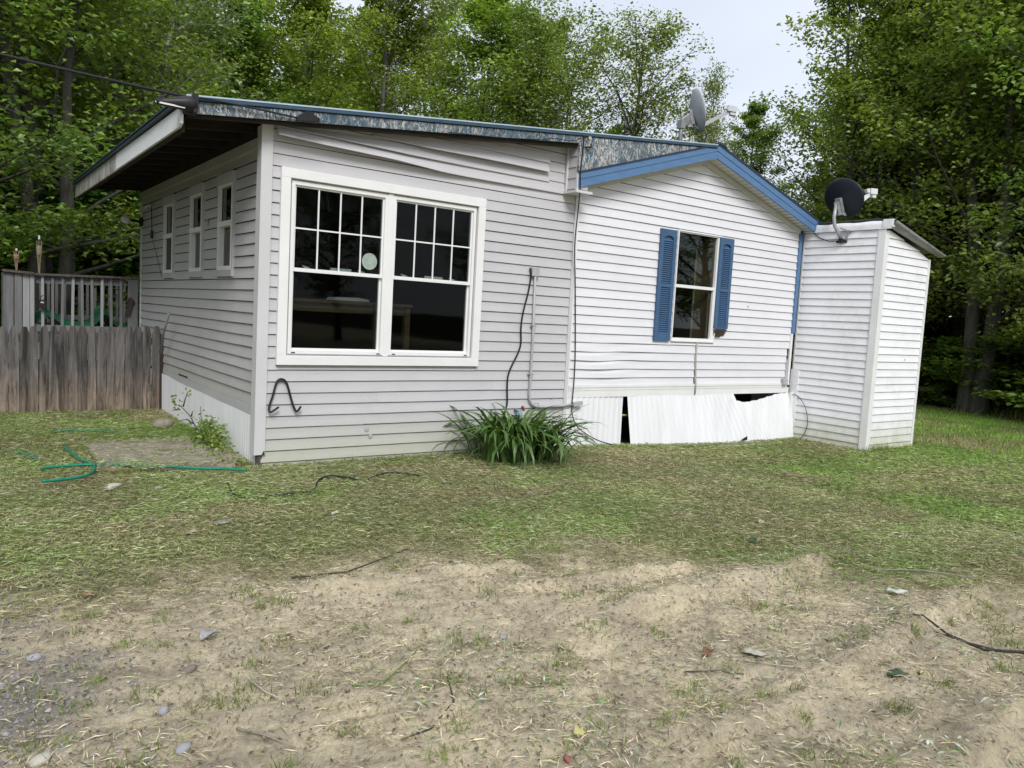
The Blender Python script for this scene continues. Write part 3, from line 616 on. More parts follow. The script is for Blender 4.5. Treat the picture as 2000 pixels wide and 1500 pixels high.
# --- skirting under the gable: one sound sheet, a gap, then sheets slumping outward
gzz = lambda x: float(gz(x, -0.2)) - 0.02
obj('skirting_panel', corrugated(3.43, 4.318, -0.012, -0.13, 0.522, axis_='x', pitch=0.085, amp=0.0075), 'bright_metal', home, smooth=True)
obj('skirting_panel', corrugated(4.380, 6.36, -0.020, -0.15, 0.525, axis_='x', pitch=0.085, amp=0.0075,
    shift=lambda s: 0.07 + 0.33 * max(0, (s - 4.38) / 1.98) ** 1.3, out=lambda s: 0.05 + 0.03 * (s - 4.38)), 'bright_metal', home, smooth=True)['label'] = 'leaning corrugated skirting sheet beside the black gap'
obj('skirting_panel', corrugated(6.28, 7.60, -0.028, -0.15, 0.5, axis_='x', pitch=0.085, amp=0.0075,
    top=lambda s: float(np.interp(s, [6.28, 6.42, 6.62, 6.9, 7.33, 7.6], [0.47, 0.43, 0.402, 0.43, 0.51, 0.52])) + 0.004 * math.sin(s * 40),
    shift=lambda s: 0.40 - 0.20 * (s - 6.28), out=lambda s: 0.085 + 0.02 * (s - 6.28)), 'bright_metal', home, smooth=True)['label'] = 'buckled skirting sheet with torn sagging top'
obj('skirting_panel', MB().box(7.60, 7.66, -0.075, -0.045, -0.16, 0.53), 'white_trim', home)
obj('skirting_ledge', MB().beam((3.45, -0.06, -0.055), (5.0, -0.10, -0.135), 0.06, 0.03).beam((5.4, -0.22, -0.125), (7.0, -0.32, -0.15), 0.07, 0.02), 'white_trim', home)
obj('torn_hole', MB().prism([(6.43, -.142, -.10), (6.58, -.142, -.10), (6.575, -.142, -.045)], (0, -.002, 0)), 'dark_slot', home)
for x_, z_, r_ in ((.993, .265, .024), (1.032, .20, .020), (3.22, .52, .013)): obj('soot_smudge', MB().lathe([(.0001, .0012), (r_ * .6, .001), (r_, 0)], (x_, -.0165, z_), Matrix.Rotation(math.pi / 2, 3, 'X'), 9), 'conduit_grey', home)
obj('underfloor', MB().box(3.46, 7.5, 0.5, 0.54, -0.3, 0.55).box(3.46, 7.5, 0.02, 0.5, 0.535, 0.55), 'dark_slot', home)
obj('pry_bar', MB().tube([(4.2, 0.05, 0.29), (4.6, 0.06, 0.275)], 0.012, 6), 'yellow_leaf', home)
for x, z_, r_ in ((3.60, 0.055, .016), (3.76, 0.05, .026)):
    obj('rust_hole', MB().lathe([(0.0001, 0), (r_, 0), (r_, .004), (0.0001, .004)], (x, -0.026, z_), Matrix.Rotation(math.pi / 2, 3, 'X'), 12), 'galvanised', home)

# --- white trim window of the addition
def frame_ring(x0, x1, z0, z1, t_, y0, y1):
    return MB().box(x0, x1, y0, y1, z0, z0 + t_).box(x0, x1, y0, y1, z1 - t_, z1).box(x0, x0 + t_, y0, y1, z0 + t_, z1 - t_).box(x1 - t_, x1, y0, y1, z0 + t_, z1 - t_)
win = obj('window', frame_ring(WX0, WX1, WZ0, WZ1, 0.084, -0.045, -0.001), 'white_trim', home); bevel(win, 0.003)
win['label'] = 'wide double window with white casing'
obj('jamb', frame_ring(0.190, 2.111, 0.954, 2.466, 0.014, -0.001, 0.09), 'white_trim', win)
obj('jamb', frame_ring(0.204, 1.120, 0.968, 2.452, 0.030, -0.022, 0.05).box(1.120, 1.172, -0.026, 0.06, 0.956, 2.464), 'white_trim', win)
obj('jamb', frame_ring(1.172, 2.097, 0.968, 2.452, 0.030, -0.022, 0.05), 'white_trim', win)
for x0, x1 in ((0.234, 1.090), (1.202, 2.067)):
    obj('sash', frame_ring(x0, x1, 1.690, 2.422, 0.016, -0.004, 0.03), 'white_trim', win)
    obj('sash', frame_ring(x0, x1, 0.998, 1.712, 0.018, 0.012, 0.045), 'white_trim', win)
    obj('meeting_rail', MB().box(x0, x1, -0.012, 0.036, 1.684, 1.716), 'white_trim', win)
    for q in (1, 2, 3):
        xm = x0 + (x1 - x0) * q / 4 - 0.008 * (q - 2); obj('muntin', MB().box(xm - .0065, xm + .0065, -0.003, 0.006, 1.716, 2.406), 'white_trim', win)
    obj('muntin', MB().box(x0 + .016, x1 - .016, -0.0022, 0.0052, 2.051, 2.064), 'white_trim', win)
    obj('pane', MB().box(x0 + .014, x1 - .014, 0.008, 0.011, 1.712, 2.408), 'pane_glass', win)
    obj('pane', MB().box(x0 + .016, x1 - .016, 0.026, 0.029, 1.014, 1.696), 'pane_glass', win)
    for xl_ in (x0 + .13, x1 - .20):
        obj('sash_lock', MB().lathe([(.016, 0), (.016, .012), (.008, .018)], (xl_, 0.03, 1.716), None, 10).beam((xl_ - .03, .025, 1.738), (xl_ + .035, .02, 1.722), .009, .008), 'white_trim', win)
    obj('lift_handle', MB().box(x0 + .36, x0 + .56, 0.020, 0.034, 1.717, 1.742), 'lens_white', win)
for xw in (0.255, 1.075, 1.235, 2.045): obj('weep_slot', MB().box(xw - .018, xw + .018, -0.0235, -0.0225, 0.972, 0.982), 'dark_slot', win)
obj('suncatcher', MB().lathe([(0.0001, 0), (.070, 0), (.076, .004), (.076, .008), (.0001, .008)], (0.962, 0.0075, 1.828), Matrix.Rotation(math.pi / 2, 3, 'X'), 28), 'suncatcher', win)

# --- single window of the gable wall with louvred shutters
w2 = obj('window', frame_ring(5.056, 5.872, 1.197, 2.570, 0.016, -0.030, -0.001), 'white_trim', home); w2['label'] = 'narrow sash window between blue shutters'
obj('sash', MB().box(5.072, 5.812, -0.018, 0.0, 2.540, 2.556).box(5.812, 5.858, -0.018, 0.02, 1.213, 2.556).box(5.072, 5.080, -0.018, 0.0, 1.213, 2.54), 'white_trim', w2)
obj('meeting_rail', MB().box(5.080, 5.812, -0.022, 0.012, 1.868, 1.905), 'white_trim', w2)
obj('sash', MB().box(5.080, 5.812, -0.016, 0.012, 1.213, 1.245).box(5.795, 5.812, -0.016, 0.012, 1.245, 1.868), 'white_trim', w2)
obj('pane', MB().box(5.080, 5.812, 0.014, 0.017, 1.90, 2.545), 'pane_glass', w2)
obj('pane', MB().box(5.080, 5.796, 0.022, 0.025, 1.24, 1.87), 'pane_glass', w2)
obj('jamb', MB().box(5.800, 5.815, 0.018, 0.30, 1.24, 2.55), 'brown_jamb', w2)
obj('jamb', MB().box(5.785, 5.812, 0.30, 0.315, 1.24, 2.55), 'yellow_leaf', w2)
def shutter(x0, x1, z0, z1, zm, broken):
    y0, y1 = -0.040, -0.015
    t_ = 0.055; zb_ = z0 + (0.11 if not broken else 0.02)
    s = obj('shutter', MB().box(x0, x0 + t_, y0, y1, z0, z1).box(x1 - t_, x1, y0, y1, z0, z1).box(x0 + t_, x1 - t_, y0, y1, z1 - .075, z1).box(x0 + t_, x1 - t_, y0, y1, zm - .022, zm + .022).box(x0 + t_, x1 - t_, y0, y1, z0, zb_)
            .box(x0 + t_, x1 - t_, -0.018, -0.0155, z0, z1), 'shutter_blue', home)
    s['label'] = 'blue louvred shutter with its dark foot broken' if broken else 'whole blue louvred shutter'
    # arched head of the louvre field
    xc = (x0 + x1) / 2; rr = (x1 - x0) / 2 - t_
    pts_ = [(x0 + t_, y0, z1 - .075)] + [(xc - rr * math.cos(a), y0, z1 - .115 + .0 + .04 * math.sin(a)) for a in np.linspace(0, math.pi, 9)] + [(x1 - t_, y0, z1 - .075)]
    obj('arched_head', MB().prism(pts_, (0, 0.02, 0)), 'shutter_blue', s)
    me = None
    for lo, hi in ((zb_ + .004, zm - .026), (zm + .026, z1 - .12)):
        nl = int((hi - lo) / 0.0245)
        for q in range(nl):
            zz = lo + (hi - lo) * (q + .5) / nl
            if me is None:
                o = obj('louvre', MB().prism([(x0 + t_, -0.038, -.008), (x0 + t_, -0.035, -.010), (x0 + t_, -0.020, .010), (x0 + t_, -0.023, .012)], (x1 - x0 - 2 * t_, 0, 0)), 'shutter_blue', s); me = o.data
            else: o = link('louvre', me, s)
            o.location = (0, 0, zz)
    if broken:
        for q in range(3): obj('louvre', MB().box(x0 + .01, x1 - .015 * (q + 1), -0.04 + .008 * q, -0.018, z0 - .035 - q * .028, z0 - .012 - q * .028), 'dark_wood', s)
        obj('louvre', MB().prism([(x0 + .02, -0.03, z0 - .09), (x0 + .17, -0.03, z0 - .09), (x0 + .13, -0.03, z0 - .112), (x0 + .08, -.03, z0 - .105), (x0 + .05, -.03, z0 - .118)], (0, .01, 0)), 'dark_wood', s)
shutter(4.742, 5.022, 1.200, 2.548, 1.875, False); shutter(5.842, 6.112, 1.385, 2.552, 1.884, True)

# --- three windows of the left wall
for i, (a, b_) in enumerate(SW):
    za, zb_ = 1.628, 2.605
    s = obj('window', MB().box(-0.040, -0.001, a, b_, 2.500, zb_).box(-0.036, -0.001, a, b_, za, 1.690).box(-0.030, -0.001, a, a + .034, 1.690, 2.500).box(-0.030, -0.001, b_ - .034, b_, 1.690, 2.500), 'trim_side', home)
    s['label'] = ['slim side window nearest the corner post', 'middle slim side window', 'slim side window nearest the deck'][i]
    obj('meeting_rail', MB().box(-0.036, 0.03, a + .030, b_ - .030, 2.105, 2.155), 'white_trim', s)
    obj('sash', MB().box(-0.033, 0.03, a + .030, b_ - .030, 1.682, 1.728).box(-0.033, 0.03, a + .030, a + .060, 1.728, 2.105).box(-0.033, 0.03, b_ - .068, b_ - .030, 1.728, 2.105), 'white_trim', s)
    obj('sash', MB().box(-0.033, 0.0, a + .030, b_ - .030, 2.480, 2.508).box(-0.033, 0.0, b_ - .056, b_ - .030, 2.155, 2.480).box(-0.033, 0.0, a + .030, a + .052, 2.155, 2.480), 'white_trim', s)
    obj('jamb', MB().box(0.0, 0.12, b_ - .056, b_ - .050, 1.72, 2.11), 'white_trim', s)
    obj('pane', MB().box(0.004, 0.007, a + .05, b_ - .05, 2.15, 2.49), 'pane_glass_side', s)
    if i < 2:
        obj('pane', MB().box(0.022, 0.025, a + .06, b_ - .06, 1.72, 2.11), 'pane_glass_side', s)
        obj('curtain', MB().box(0.050, 0.055, b_ - .30, b_ - .10, 1.70, 2.12), 'curtain_cloth', s)
    else:
        obj('insect_screen', MB().box(-0.004, -0.001, a + .078, b_ - .078, 1.728, 2.105), 'screen_grey', s)
obj('scuff_patch', MB().prism([(-0.0175, 1.77, 2.13), (-0.0175, 1.80, 2.16), (-0.0175, 1.80, 2.21), (-0.0175, 1.77, 2.22), (-0.0175, 1.755, 2.17)], (0.002, 0, 0)), 'stone_pale', home)

# --- roof of the addition: single pitch rising to the gable ridge
rz = lambda x: 3.008 + 0.111 * x               # top of the metal
RY0, RY1 = -0.215, 5.75
obj('roof_sheet', MB().prism([(-0.76, RY0, rz(-.76)), (5.50, RY0, rz(5.50)), (5.50, RY0, rz(5.50) - .012), (-0.76, RY0, rz(-.76) - .012)], (0, RY1 - RY0, 0)), 'metal_teal', home)
me = None
for q in range(22):
    y = RY0 + 0.12 + q * 0.26
    if me is None:
        o = obj('roof_rib', MB().prism([(-0.755, -.018, rz(-.755)), (-0.755, -.010, rz(-.755) + .012), (-0.755, .010, rz(-.755) + .012), (-0.755, .018, rz(-.755))], (6.25, 0, 6.25 * .111)), 'metal_teal', home); me = o.data
    else: o = link('roof_rib', me, home)
    o.location = (0, y, 0)
obj('drip_edge', MB().prism([(-0.70, RY0 - .012, rz(-.70) - .002), (5.42, RY0 - .012, rz(5.42) - .002), (5.42, RY0 - .012, rz(5.42) - .030), (-0.70, RY0 - .012, rz(-.70) - .030)], (0, 0.012, 0)), 'metal_teal', home)
obj('drip_edge', MB().prism([(-0.70, RY0 - .004, rz(-.70) - .030), (5.42, RY0 - .004, rz(5.42) - .030), (5.42, RY0 - .004, rz(5.42) - .037), (-0.70, RY0 - .004, rz(-.70) - .037)], (0, 0.006, 0)), 'dark_slot', home)  # near-black strip, the shadow line below the metal edge put in as colour
obj('drip_edge', MB().prism([(-0.71, RY0 - .016, rz(-.71) + .010), (5.42, RY0 - .016, rz(5.42) + .010), (5.42, RY0 - .016, rz(5.42) - .002), (-0.71, RY0 - .016, rz(-.71) - .002)], (0, 0.055, 0)), 'drip_edge', home)
bz = lambda x: 2.885 + 0.1155 * x               # lower edge of the wafer board
obj('rake_board', MB().prism([(-0.635, -0.212, bz(-.635)), (3.225, -0.212, bz(3.225)), (3.225, -0.212, rz(3.225) - .034), (-0.635, -0.212, rz(-.635) - .034)], (0, 0.018, 0)), 'wafer_board', home)
rk = lambda x: 3.622 - 0.3005 * abs(x - 5.446)
obj('gable_infill_board', MB().prism([(3.229, -0.210, rk(3.229)), (5.30, -0.210, rk(5.30) + .01), (5.30, -0.210, rz(5.30) - .034), (3.229, -0.210, rz(3.229) - .034)], (0, 0.018, 0)), 'wafer_board', home)
obj('eave_soffit', MB().prism([(-0.62, -0.190, bz(-.62) + .002), (3.22, -0.190, bz(3.22) + .002), (3.22, -0.190, bz(3.22) + .012), (-0.62, -0.190, bz(-.62) + .012)], (0, 0.188, 0)), 'metal_teal', home)
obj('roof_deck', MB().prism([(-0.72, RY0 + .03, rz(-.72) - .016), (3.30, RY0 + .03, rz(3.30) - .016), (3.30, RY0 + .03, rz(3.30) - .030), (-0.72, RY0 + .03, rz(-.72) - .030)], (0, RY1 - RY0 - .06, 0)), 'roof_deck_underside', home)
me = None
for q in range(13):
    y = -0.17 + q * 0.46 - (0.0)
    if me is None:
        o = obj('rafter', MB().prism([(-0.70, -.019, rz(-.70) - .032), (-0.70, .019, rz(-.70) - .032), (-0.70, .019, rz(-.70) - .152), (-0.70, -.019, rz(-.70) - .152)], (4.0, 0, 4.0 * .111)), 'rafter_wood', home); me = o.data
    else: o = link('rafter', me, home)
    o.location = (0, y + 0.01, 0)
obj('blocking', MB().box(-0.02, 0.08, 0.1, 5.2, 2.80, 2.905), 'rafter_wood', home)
obj('eave_fascia', MB().prism([(-0.745, -0.13, 2.700), (-0.745, 2.55, 2.698), (-0.745, 2.55, 2.858), (-0.745, -0.16, 2.845), (-0.745, -0.20, 2.79), (-0.745, -0.20, 2.725)], (0.022, 0, 0)), 'fascia_white', home)
obj('eave_fascia', MB().box(-0.744, -0.722, 2.554, 5.72, 2.690, 2.858), 'peeling_fascia', home)['label'] = 'peeling rear length of white eave board'
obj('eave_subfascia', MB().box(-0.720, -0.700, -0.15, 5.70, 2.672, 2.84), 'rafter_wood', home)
obj('eave_edge', MB().box(-0.775, -0.722, -0.20, 5.76, 2.862, 2.880), 'roof_dark', home)
obj('rake_end', MB().box(-0.72, -0.640, -0.235, -0.19, 2.795, 2.90), 'roof_dark', home)
obj('cable_plate', MB().prism([(0.150, -0.215, 2.905), (0.345, -0.215, 2.930), (0.345, -0.215, 2.955), (0.30, -0.215, 2.972), (0.275, -0.215, 2.995), (0.235, -0.215, 2.998), (0.205, -0.215, 2.980), (0.150, -0.215, 2.935)], (0, -0.03, 0)), 'black_plastic', home)
# gable roof of the home
obj('roof_shingles', MB().prism([(5.446, -0.20, 3.652), (7.80, -0.20, 2.945), (7.80, -0.20, 2.920), (5.446, -0.20, 3.627)], (0, 12.3, 0)), 'shingle', home)
obj('roof_shingles', MB().prism([(5.444, -0.19, 3.645), (3.25, -0.19, 2.985), (3.25, -0.19, 2.962), (5.444, -0.19, 3.620)], (0, 12.3, 0)), 'shingle', home)
obj('ridge_cap', MB().prism([(5.25, -0.225, 3.575), (5.46, -0.225, 3.660), (5.60, -0.225, 3.618), (5.60, -0.225, 3.600), (5.46, -0.225, 3.632)], (0, 0.5, 0)), 'roof_dark', home)
obj('rake_flashing', MB().prism([(3.235, -0.224, 2.968), (5.40, -0.224, 3.620), (5.40, -0.224, 3.606), (3.235, -0.224, 2.952)], (0, 0.02, 0)).prism([(5.446, -0.218, 3.650), (7.80, -0.218, 2.943), (7.80, -0.218, 2.915), (5.446, -0.218, 3.618)], (0, 0.02, 0)), 'roof_dark', home)
H = 0.162
def rake(x0, x1, y, h0, h1, th, matn):
    def zz(x, h): return rk(x) - h
    return obj('rake_trim', MB().prism([(x0, y, zz(x0, h1)), (x1, y, zz(x1, h1)), (x1, y, zz(x1, h0)), (x0, y, zz(x0, h0))], (0, th, 0)), matn, home)
rake(3.245, 4.33, -0.206, 0.0, H, 0.02, 'blue_paint'); rake(4.333, 5.445, -0.206, 0.0, H, 0.02, 'blue_paint'); rake(5.447, 7.715, -0.206, 0.0, H * .985, 0.02, 'blue_paint')
rake(3.245, 5.445, -0.212, 0.0, 0.075, 0.006, 'blue_paint'); rake(5.447, 7.72, -0.212, 0.0, 0.075, 0.006, 'blue_paint')
obj('rake_return', MB().box(7.715, 7.78, -0.21, 0.0, 2.785, 2.90), 'roof_dark', home)
obj('gable_soffit', MB().prism([(3.25, -0.186, rk(3.25) - .135), (5.446, -0.186, rk(5.446) - .150), (7.70, -0.186, rk(7.70) - .140), (7.70, -0.186, rk(7.70) - .130), (5.446, -0.186, rk(5.446) - .14), (3.25, -0.186, rk(3.25) - .125)], (0, 0.184, 0)), 'soffit', home)
for q in range(24):
    x = 5.52 + q * 0.092; obj('soffit_groove', MB().box(x - .002, x + .002, -0.184, -0.03, rk(x) - .152, rk(x) - .143), 'conduit_grey', home)
obj('gable_frieze', MB().prism([(3.45, -0.030, rk(3.45) - .212), (5.446, -0.030, rk(5.446) - .222), (7.60, -0.030, rk(7.60) - .208), (7.60, -0.030, rk(7.60) - .145), (5.446, -0.030, rk(5.446) - .152), (3.45, -0.030, rk(3.45) - .145)], (0, 0.028, 0)), 'soffit', home)

# ------------------------------------------------------------------ wall fittings
ju = obj('junction_box', MB().box(2.820, 2.915, -0.055, -0.016, 1.832, 1.926), 'conduit_grey'); bevel(ju, .005); tag(ju, 'small grey junction box on the grey siding at the top of the pipe', 'junction box')
cd = thing('conduit', 'grey electrical conduit running down the grey wall and bending right to the white skirting', 'conduit', (2.87, -0.03, 0.43))
P = [(2.868, 1.832), (2.884, 1.149), (2.881, 0.689), (2.876, 0.58), (2.886, 0.515), (2.915, 0.465), (2.962, 0.440), (3.034, 0.428), (3.362, 0.434), (3.50, 0.446)]
obj('pipe', MB().tube([(x, -0.040, z_) for x, z_ in P], 0.0135, 8), 'conduit_grey', cd, smooth=True)
for z_ in (1.30, 0.78): obj('clamp', MB().box(2.855, 2.915, -0.052, -0.016, z_, z_ + .012), 'galvanised', cd)
obj('clamp', MB().tube([(2.95, -.02, .45), (2.955, -.052, .468), (3.0, -.055, .472), (3.03, -.02, .445)], .004, 5), 'galvanised', cd)
obj('end_fitting', MB().beam((3.50, -0.045, 0.446), (3.62, -0.06, 0.462), 0.045, 0.045), 'conduit_grey', cd)
def cable(name, label, pts_, r_, matn='cable_black', cat='cable', k=5):
    # smooth the run
    P_ = [Vector(p) for p in pts_]; o_ = []
    for i in range(len(P_) - 1):
        p0, p1, p2, p3 = P_[max(i - 1, 0)], P_[i], P_[i + 1], P_[min(i + 2, len(P_) - 1)]
        for s in range(5):
            t_ = s / 5; o_.append(0.5 * ((2 * p1) + (p2 - p0) * t_ + (2 * p0 - 5 * p1 + 4 * p2 - p3) * t_ ** 2 + (3 * p1 - p0 - 3 * p2 + p3) * t_ ** 3))
    o_.append(P_[-1]); ob = obj(name, MB().tube(o_, r_, k), matn, smooth=True); return tag(ob, label, cat)
cable('cable', 'thick black cable hanging beside the conduit into the green clump', [(2.80, -.03, 1.919), (2.814, -.035, 1.828), (2.791, -.035, 1.664), (2.738, -.035, 1.445), (2.722, -.033, 1.281), (2.734, -.03, 1.118), (2.701, -.03, 1.008), (2.635, -.03, 0.887), (2.594, -.03, 0.789), (2.581, -.035, 0.68), (2.590, -.04, 0.489), (2.571, -.05, 0.434), (2.53, -.08, 0.343), (2.47, -.12, .1)], 0.0095)
cable('cable', 'thin black cable hanging from the roof down the corner joint onto white skirting', [(3.27, -.232, 3.34), (3.262, -.232, 3.2), (3.25, -.225, 2.99), (3.262, -.222, 2.80), (3.275, -.20, 2.6), (3.34, -.10, 2.21), (3.44, -.035, 1.763), (3.50, -.03, 1.079), (3.508, -.035, 0.731), (3.49, -.045, 0.44), (3.505, -.05, 0.311), (3.60, -.06, 0.172), (3.88, -.07, 0.027), (4.19, -.09, -0.055), (4.5, -.13, -0.10)], 0.0066)
cable('cable', 'thin black cable sagging from the corner along the top of the peeling blue board', [(1.6, -.225, 3.075), (2.2, -.232, 3.13), (2.7, -.236, 3.20), (2.85, -.24, 3.235), (3.1, -.24, 3.255), (3.27, -.238, 3.32), (3.33, -.236, 3.305)], 0.004)
cable('cable', 'black service cable along the front roof edge ending at the black plate', [(-0.70, -.24, 2.895), (-0.634, -.245, 2.925), (-0.42, -.245, 2.93), (-0.20, -.245, 2.93), (0.17, -.235, 2.925)], 0.0085)
cable('power_line', 'black overhead power line running from the trees to the roof corner', [(-30, -1.0, 6.0), (-18, -.6, 4.3), (-9, -.4, 3.45), (-5, -.3, 3.13), (-3, -.27, 3.0), (-1.9, -.25, 2.947), (-1.2, -.24, 2.925), (-0.70, -.235, 2.915)], 0.0105, cat='power line')
cable('cable', 'thin black loop of cable at the foot of the white shed side', [(7.62, -.08, 0.50), (7.655, -.13, 0.49), (7.645, -.23, 0.42), (7.65, -.31, .28), (7.652, -.34, .10), (7.65, -.30, -.05), (7.64, -.24, -.13)], 0.0045)
hk = cable('iron_hook', 'bent black iron rod shaped like an open A hanging on the grey siding', [(0.130, -.06, 0.505), (0.09, -.055, 0.475), (0.062, -.05, 0.460), (0.050, -.04, 0.485), (0.060, -.035, 0.53), (0.087, -.03, 0.61), (0.107, -.028, 0.69), (0.125, -.028, 0.730), (0.151, -.03, 0.744), (0.182, -.03, 0.735), (0.208, -.03, 0.70), (0.237, -.033, 0.607), (0.260, -.036, 0.53), (0.284, -.045, 0.470), (0.300, -.05, 0.460), (0.328, -.06, 0.505)], 0.0098, 'black_iron', 'hook', 8)
ub = obj('utility_box', MB().box(7.415, 7.515, -0.065, -0.017, 0.635, 0.73), 'conduit_grey'); bevel(ub, .006); tag(ub, 'little square grey utility box low beside the white shed', 'utility box')
sp = thing('garden_tap', 'blue grey outdoor tap with rusty red handle behind the green clump', 'tap', (2.745, -0.03, 0.40))
obj('valve_body', MB().tube([(2.72, -.016, .40), (2.72, -.09, .40), (2.72, -.11, .36), (2.72, -.11, .30)], [.018, .022, .020, .018], 8), 'brass_blue', sp, smooth=True)
obj('wheel_handle', MB().lathe([(.004, 0), (.030, .002), (.030, .010), (.004, .012)], (2.76, -.09, .425), Matrix.Rotation(math.pi / 2.4, 3, 'Y'), 10), 'red_handle', sp)
# yard light at the roof corner
yl = thing('yard_light', 'black floodlight pointing left from the front corner of the roof with pale glass below', 'floodlight', (-0.70, -0.25, 2.86))
Mx = Matrix.Rotation(math.radians(-97), 3, 'Y')
obj('housing', MB().lathe([(.0001, 0), (.052, 0), (.058, .03), (.055, .07), (.047, .12), (.032, .2), (.020, .27), (.0001, .28)], (-0.655, -0.262, 2.868), Mx, 14), 'black_plastic', yl, smooth=True)
obj('lens', MB().prism([(-0.735, -.30, 2.815), (-0.735, -.225, 2.815), (-0.90, -.235, 2.820), (-0.935, -.262, 2.828), (-0.90, -.29, 2.820)], (0, 0, 0.012)), 'lens_white', yl)
obj('bracket', MB().tube([(-0.64, -.23, 2.93), (-0.66, -.26, 2.94), (-0.68, -.262, 2.90)], .012, 6).box(-0.675, -0.64, -.30, -.225, 2.80, 2.94), 'black_plastic', yl)
# fittings on the side wall
lt = thing('wall_lamp', 'black arm lamp with round pale face at the far corner of the side wall', 'lamp', (-0.02, 5.06, 2.38))
obj('mount', MB().lathe([(.0001, 0), (.06, 0), (.06, .03), (.0001, .05)], (-0.016, 5.07, 2.40), Matrix.Rotation(-math.pi / 2, 3, 'Y'), 14), 'black_plastic', lt)
obj('arm', MB().tube([(-0.03, 5.07, 2.40), (-0.14, 5.05, 2.41), (-0.20, 5.03, 2.42)], [.022, .018, .012], 6), 'black_plastic', lt)
obj('lamp_face', MB().lathe([(.0001, 0), (.055, 0), (.06, .015), (.05, .03), (.0001, .03)], (-0.235, 5.0, 2.40), Matrix.Rotation(math.radians(70), 3, 'X'), 18), 'lens_white', lt, smooth=True)
cs = thing('coach_cord', 'small pale bracket with a dark hanging sensor cord between far side window and corner', 'wall fitting', (-0.02, 4.2, 2.5))
obj('bracket', MB().tube([(-0.018, 4.80, 2.55), (-0.05, 4.70, 2.56), (-0.05, 4.45, 2.58), (-0.06, 4.33, 2.545)], .012, 6), 'white_trim', cs)
obj('cord', MB().tube([(-0.05, 4.33, 2.55), (-0.045, 4.31, 2.35), (-0.045, 4.30, 2.22)], .006, 5), 'cable_black', cs)
obj('sensor', MB().tube([(-0.045, 4.30, 2.24), (-0.045, 4.30, 2.14)], .018, 8), 'black_plastic', cs)
obj('cord', MB().tube([(-0.045, 4.30, 2.15), (-0.03, 4.1, 1.95), (-0.02, 3.83, 1.66), (-0.02, 3.80, 1.63)], .003, 4), 'cable_black', cs)

# --- desk and papers seen through the wide window
dk = thing('desk', 'wooden desk standing in the dark room behind the wide window', 'desk', (0.9, 0.9, 0.64))
obj('desk_top', MB().box(0.15, 1.80, 0.66, 1.2, 1.43, 1.46), 'desk_wood', dk)
for x in (0.20, 1.36, 1.72): obj('leg', MB().box(x, x + .06, 0.68, 0.74, 0.64, 1.43), 'desk_wood', dk)
obj('apron', MB().box(0.20, 1.78, 0.70, 0.72, 1.34, 1.43), 'desk_wood', dk)
tag(obj('folded_cloth', MB().prism([(0.92, 0.70, 1.462), (1.32, 0.70, 1.462), (1.30, 0.70, 1.485), (1.18, 0.70, 1.498), (0.95, 0.70, 1.492)], (0, .2, 0)), 'paper_white'), 'white folded cloth lying on the desk behind the window', 'cloth')

# ================================================================== SHED
shed = thing('shed', 'tall narrow white vinyl shed with tilted metal roof against the house corner', 'shed', (8.3, -0.6, -0.12))
SX0, SX1, SY0, SY1 = 7.675, 8.905, -1.195, -0.02
obj('wall', MB().box(SX0 + .01, SX1 - .01, SY0 + .01, SY1, -0.2, 2.50), 'dark_slot', shed)
obj('wall', MB().prism([(SX0 + .01, SY0 + .011, 2.48), (SX1 - .01, SY0 + .011, 2.48), (SX1 - .01, SY0 + .011, 2.52), (SX0 + .01, SY0 + .011, 2.78)], (0, 1.1, 0)), 'dark_slot', shed)
for k in range(30):
    zb = -0.165 + 0.1016 * k; zt = zb + .1016
    if zb > 2.80: break
    ya = SY1 - 0.02 if zb > 0.83 else SY1 - 0.09
    board(shed, 'shed_vinyl', (SX0, ya), (SX0, SY0 + .075), zb + .01, min(zt, 2.80) + .01, (-1, 0))
    zb += 0.006; zt = zb + .1016
    xe = SX1 - .03 if zt < 2.52 else min(SX1 - .03, SX0 + (2.80 - zb) / 0.235)
    xt_ = xe if zt < 2.52 else max(SX0 + .12, min(SX1 - .03, SX0 + (2.80 - zt) / 0.235))
    if xe - SX0 > .15: board(shed, 'shed_vinyl', (SX0 + .075, SY0), (xe, SY0), zb, zt, (0, -1), x_top=(SX0 + .075, xt_))
obj('corner_post', MB().box(SX0 - .022, SX0 - .002, SY0 - .022, SY0 + .075, -0.16, 2.80).box(SX0 - .002, SX0 + .078, SY0 - .022, SY0 - .002, -0.16, 2.775), 'white_trim', shed)
obj('corner_post', MB().box(SX1 - .045, SX1 + .01, SY0 - .018, SY0 + .04, -0.16, 2.50), 'white_trim', shed)
obj('corner_post', MB().box(SX0 - .014, SX0 - .002, SY1 - .022, SY1 + .0, .05, 2.78), 'white_trim', shed)
obj('side_panel', MB().box(SX0 - .020, SX0 - .003, SY1 - .11, SY1 + .02, -0.17, 0.86), 'shed_vinyl', shed)
for z_ in (0.2, 0.52): obj('screw', MB().lathe([(.0001, 0), (.008, 0), (.008, .004), (.0001, .005)], (SX0 - .020, SY1 - .04, z_), Matrix.Rotation(-math.pi / 2, 3, 'Y'), 8), 'stone_grey', shed)
obj('wall', MB().box(SX0, SX1, SY1, SY1 + .02, -0.2, 2.5), 'shed_vinyl', shed)
mb = MB(); R_ = 14
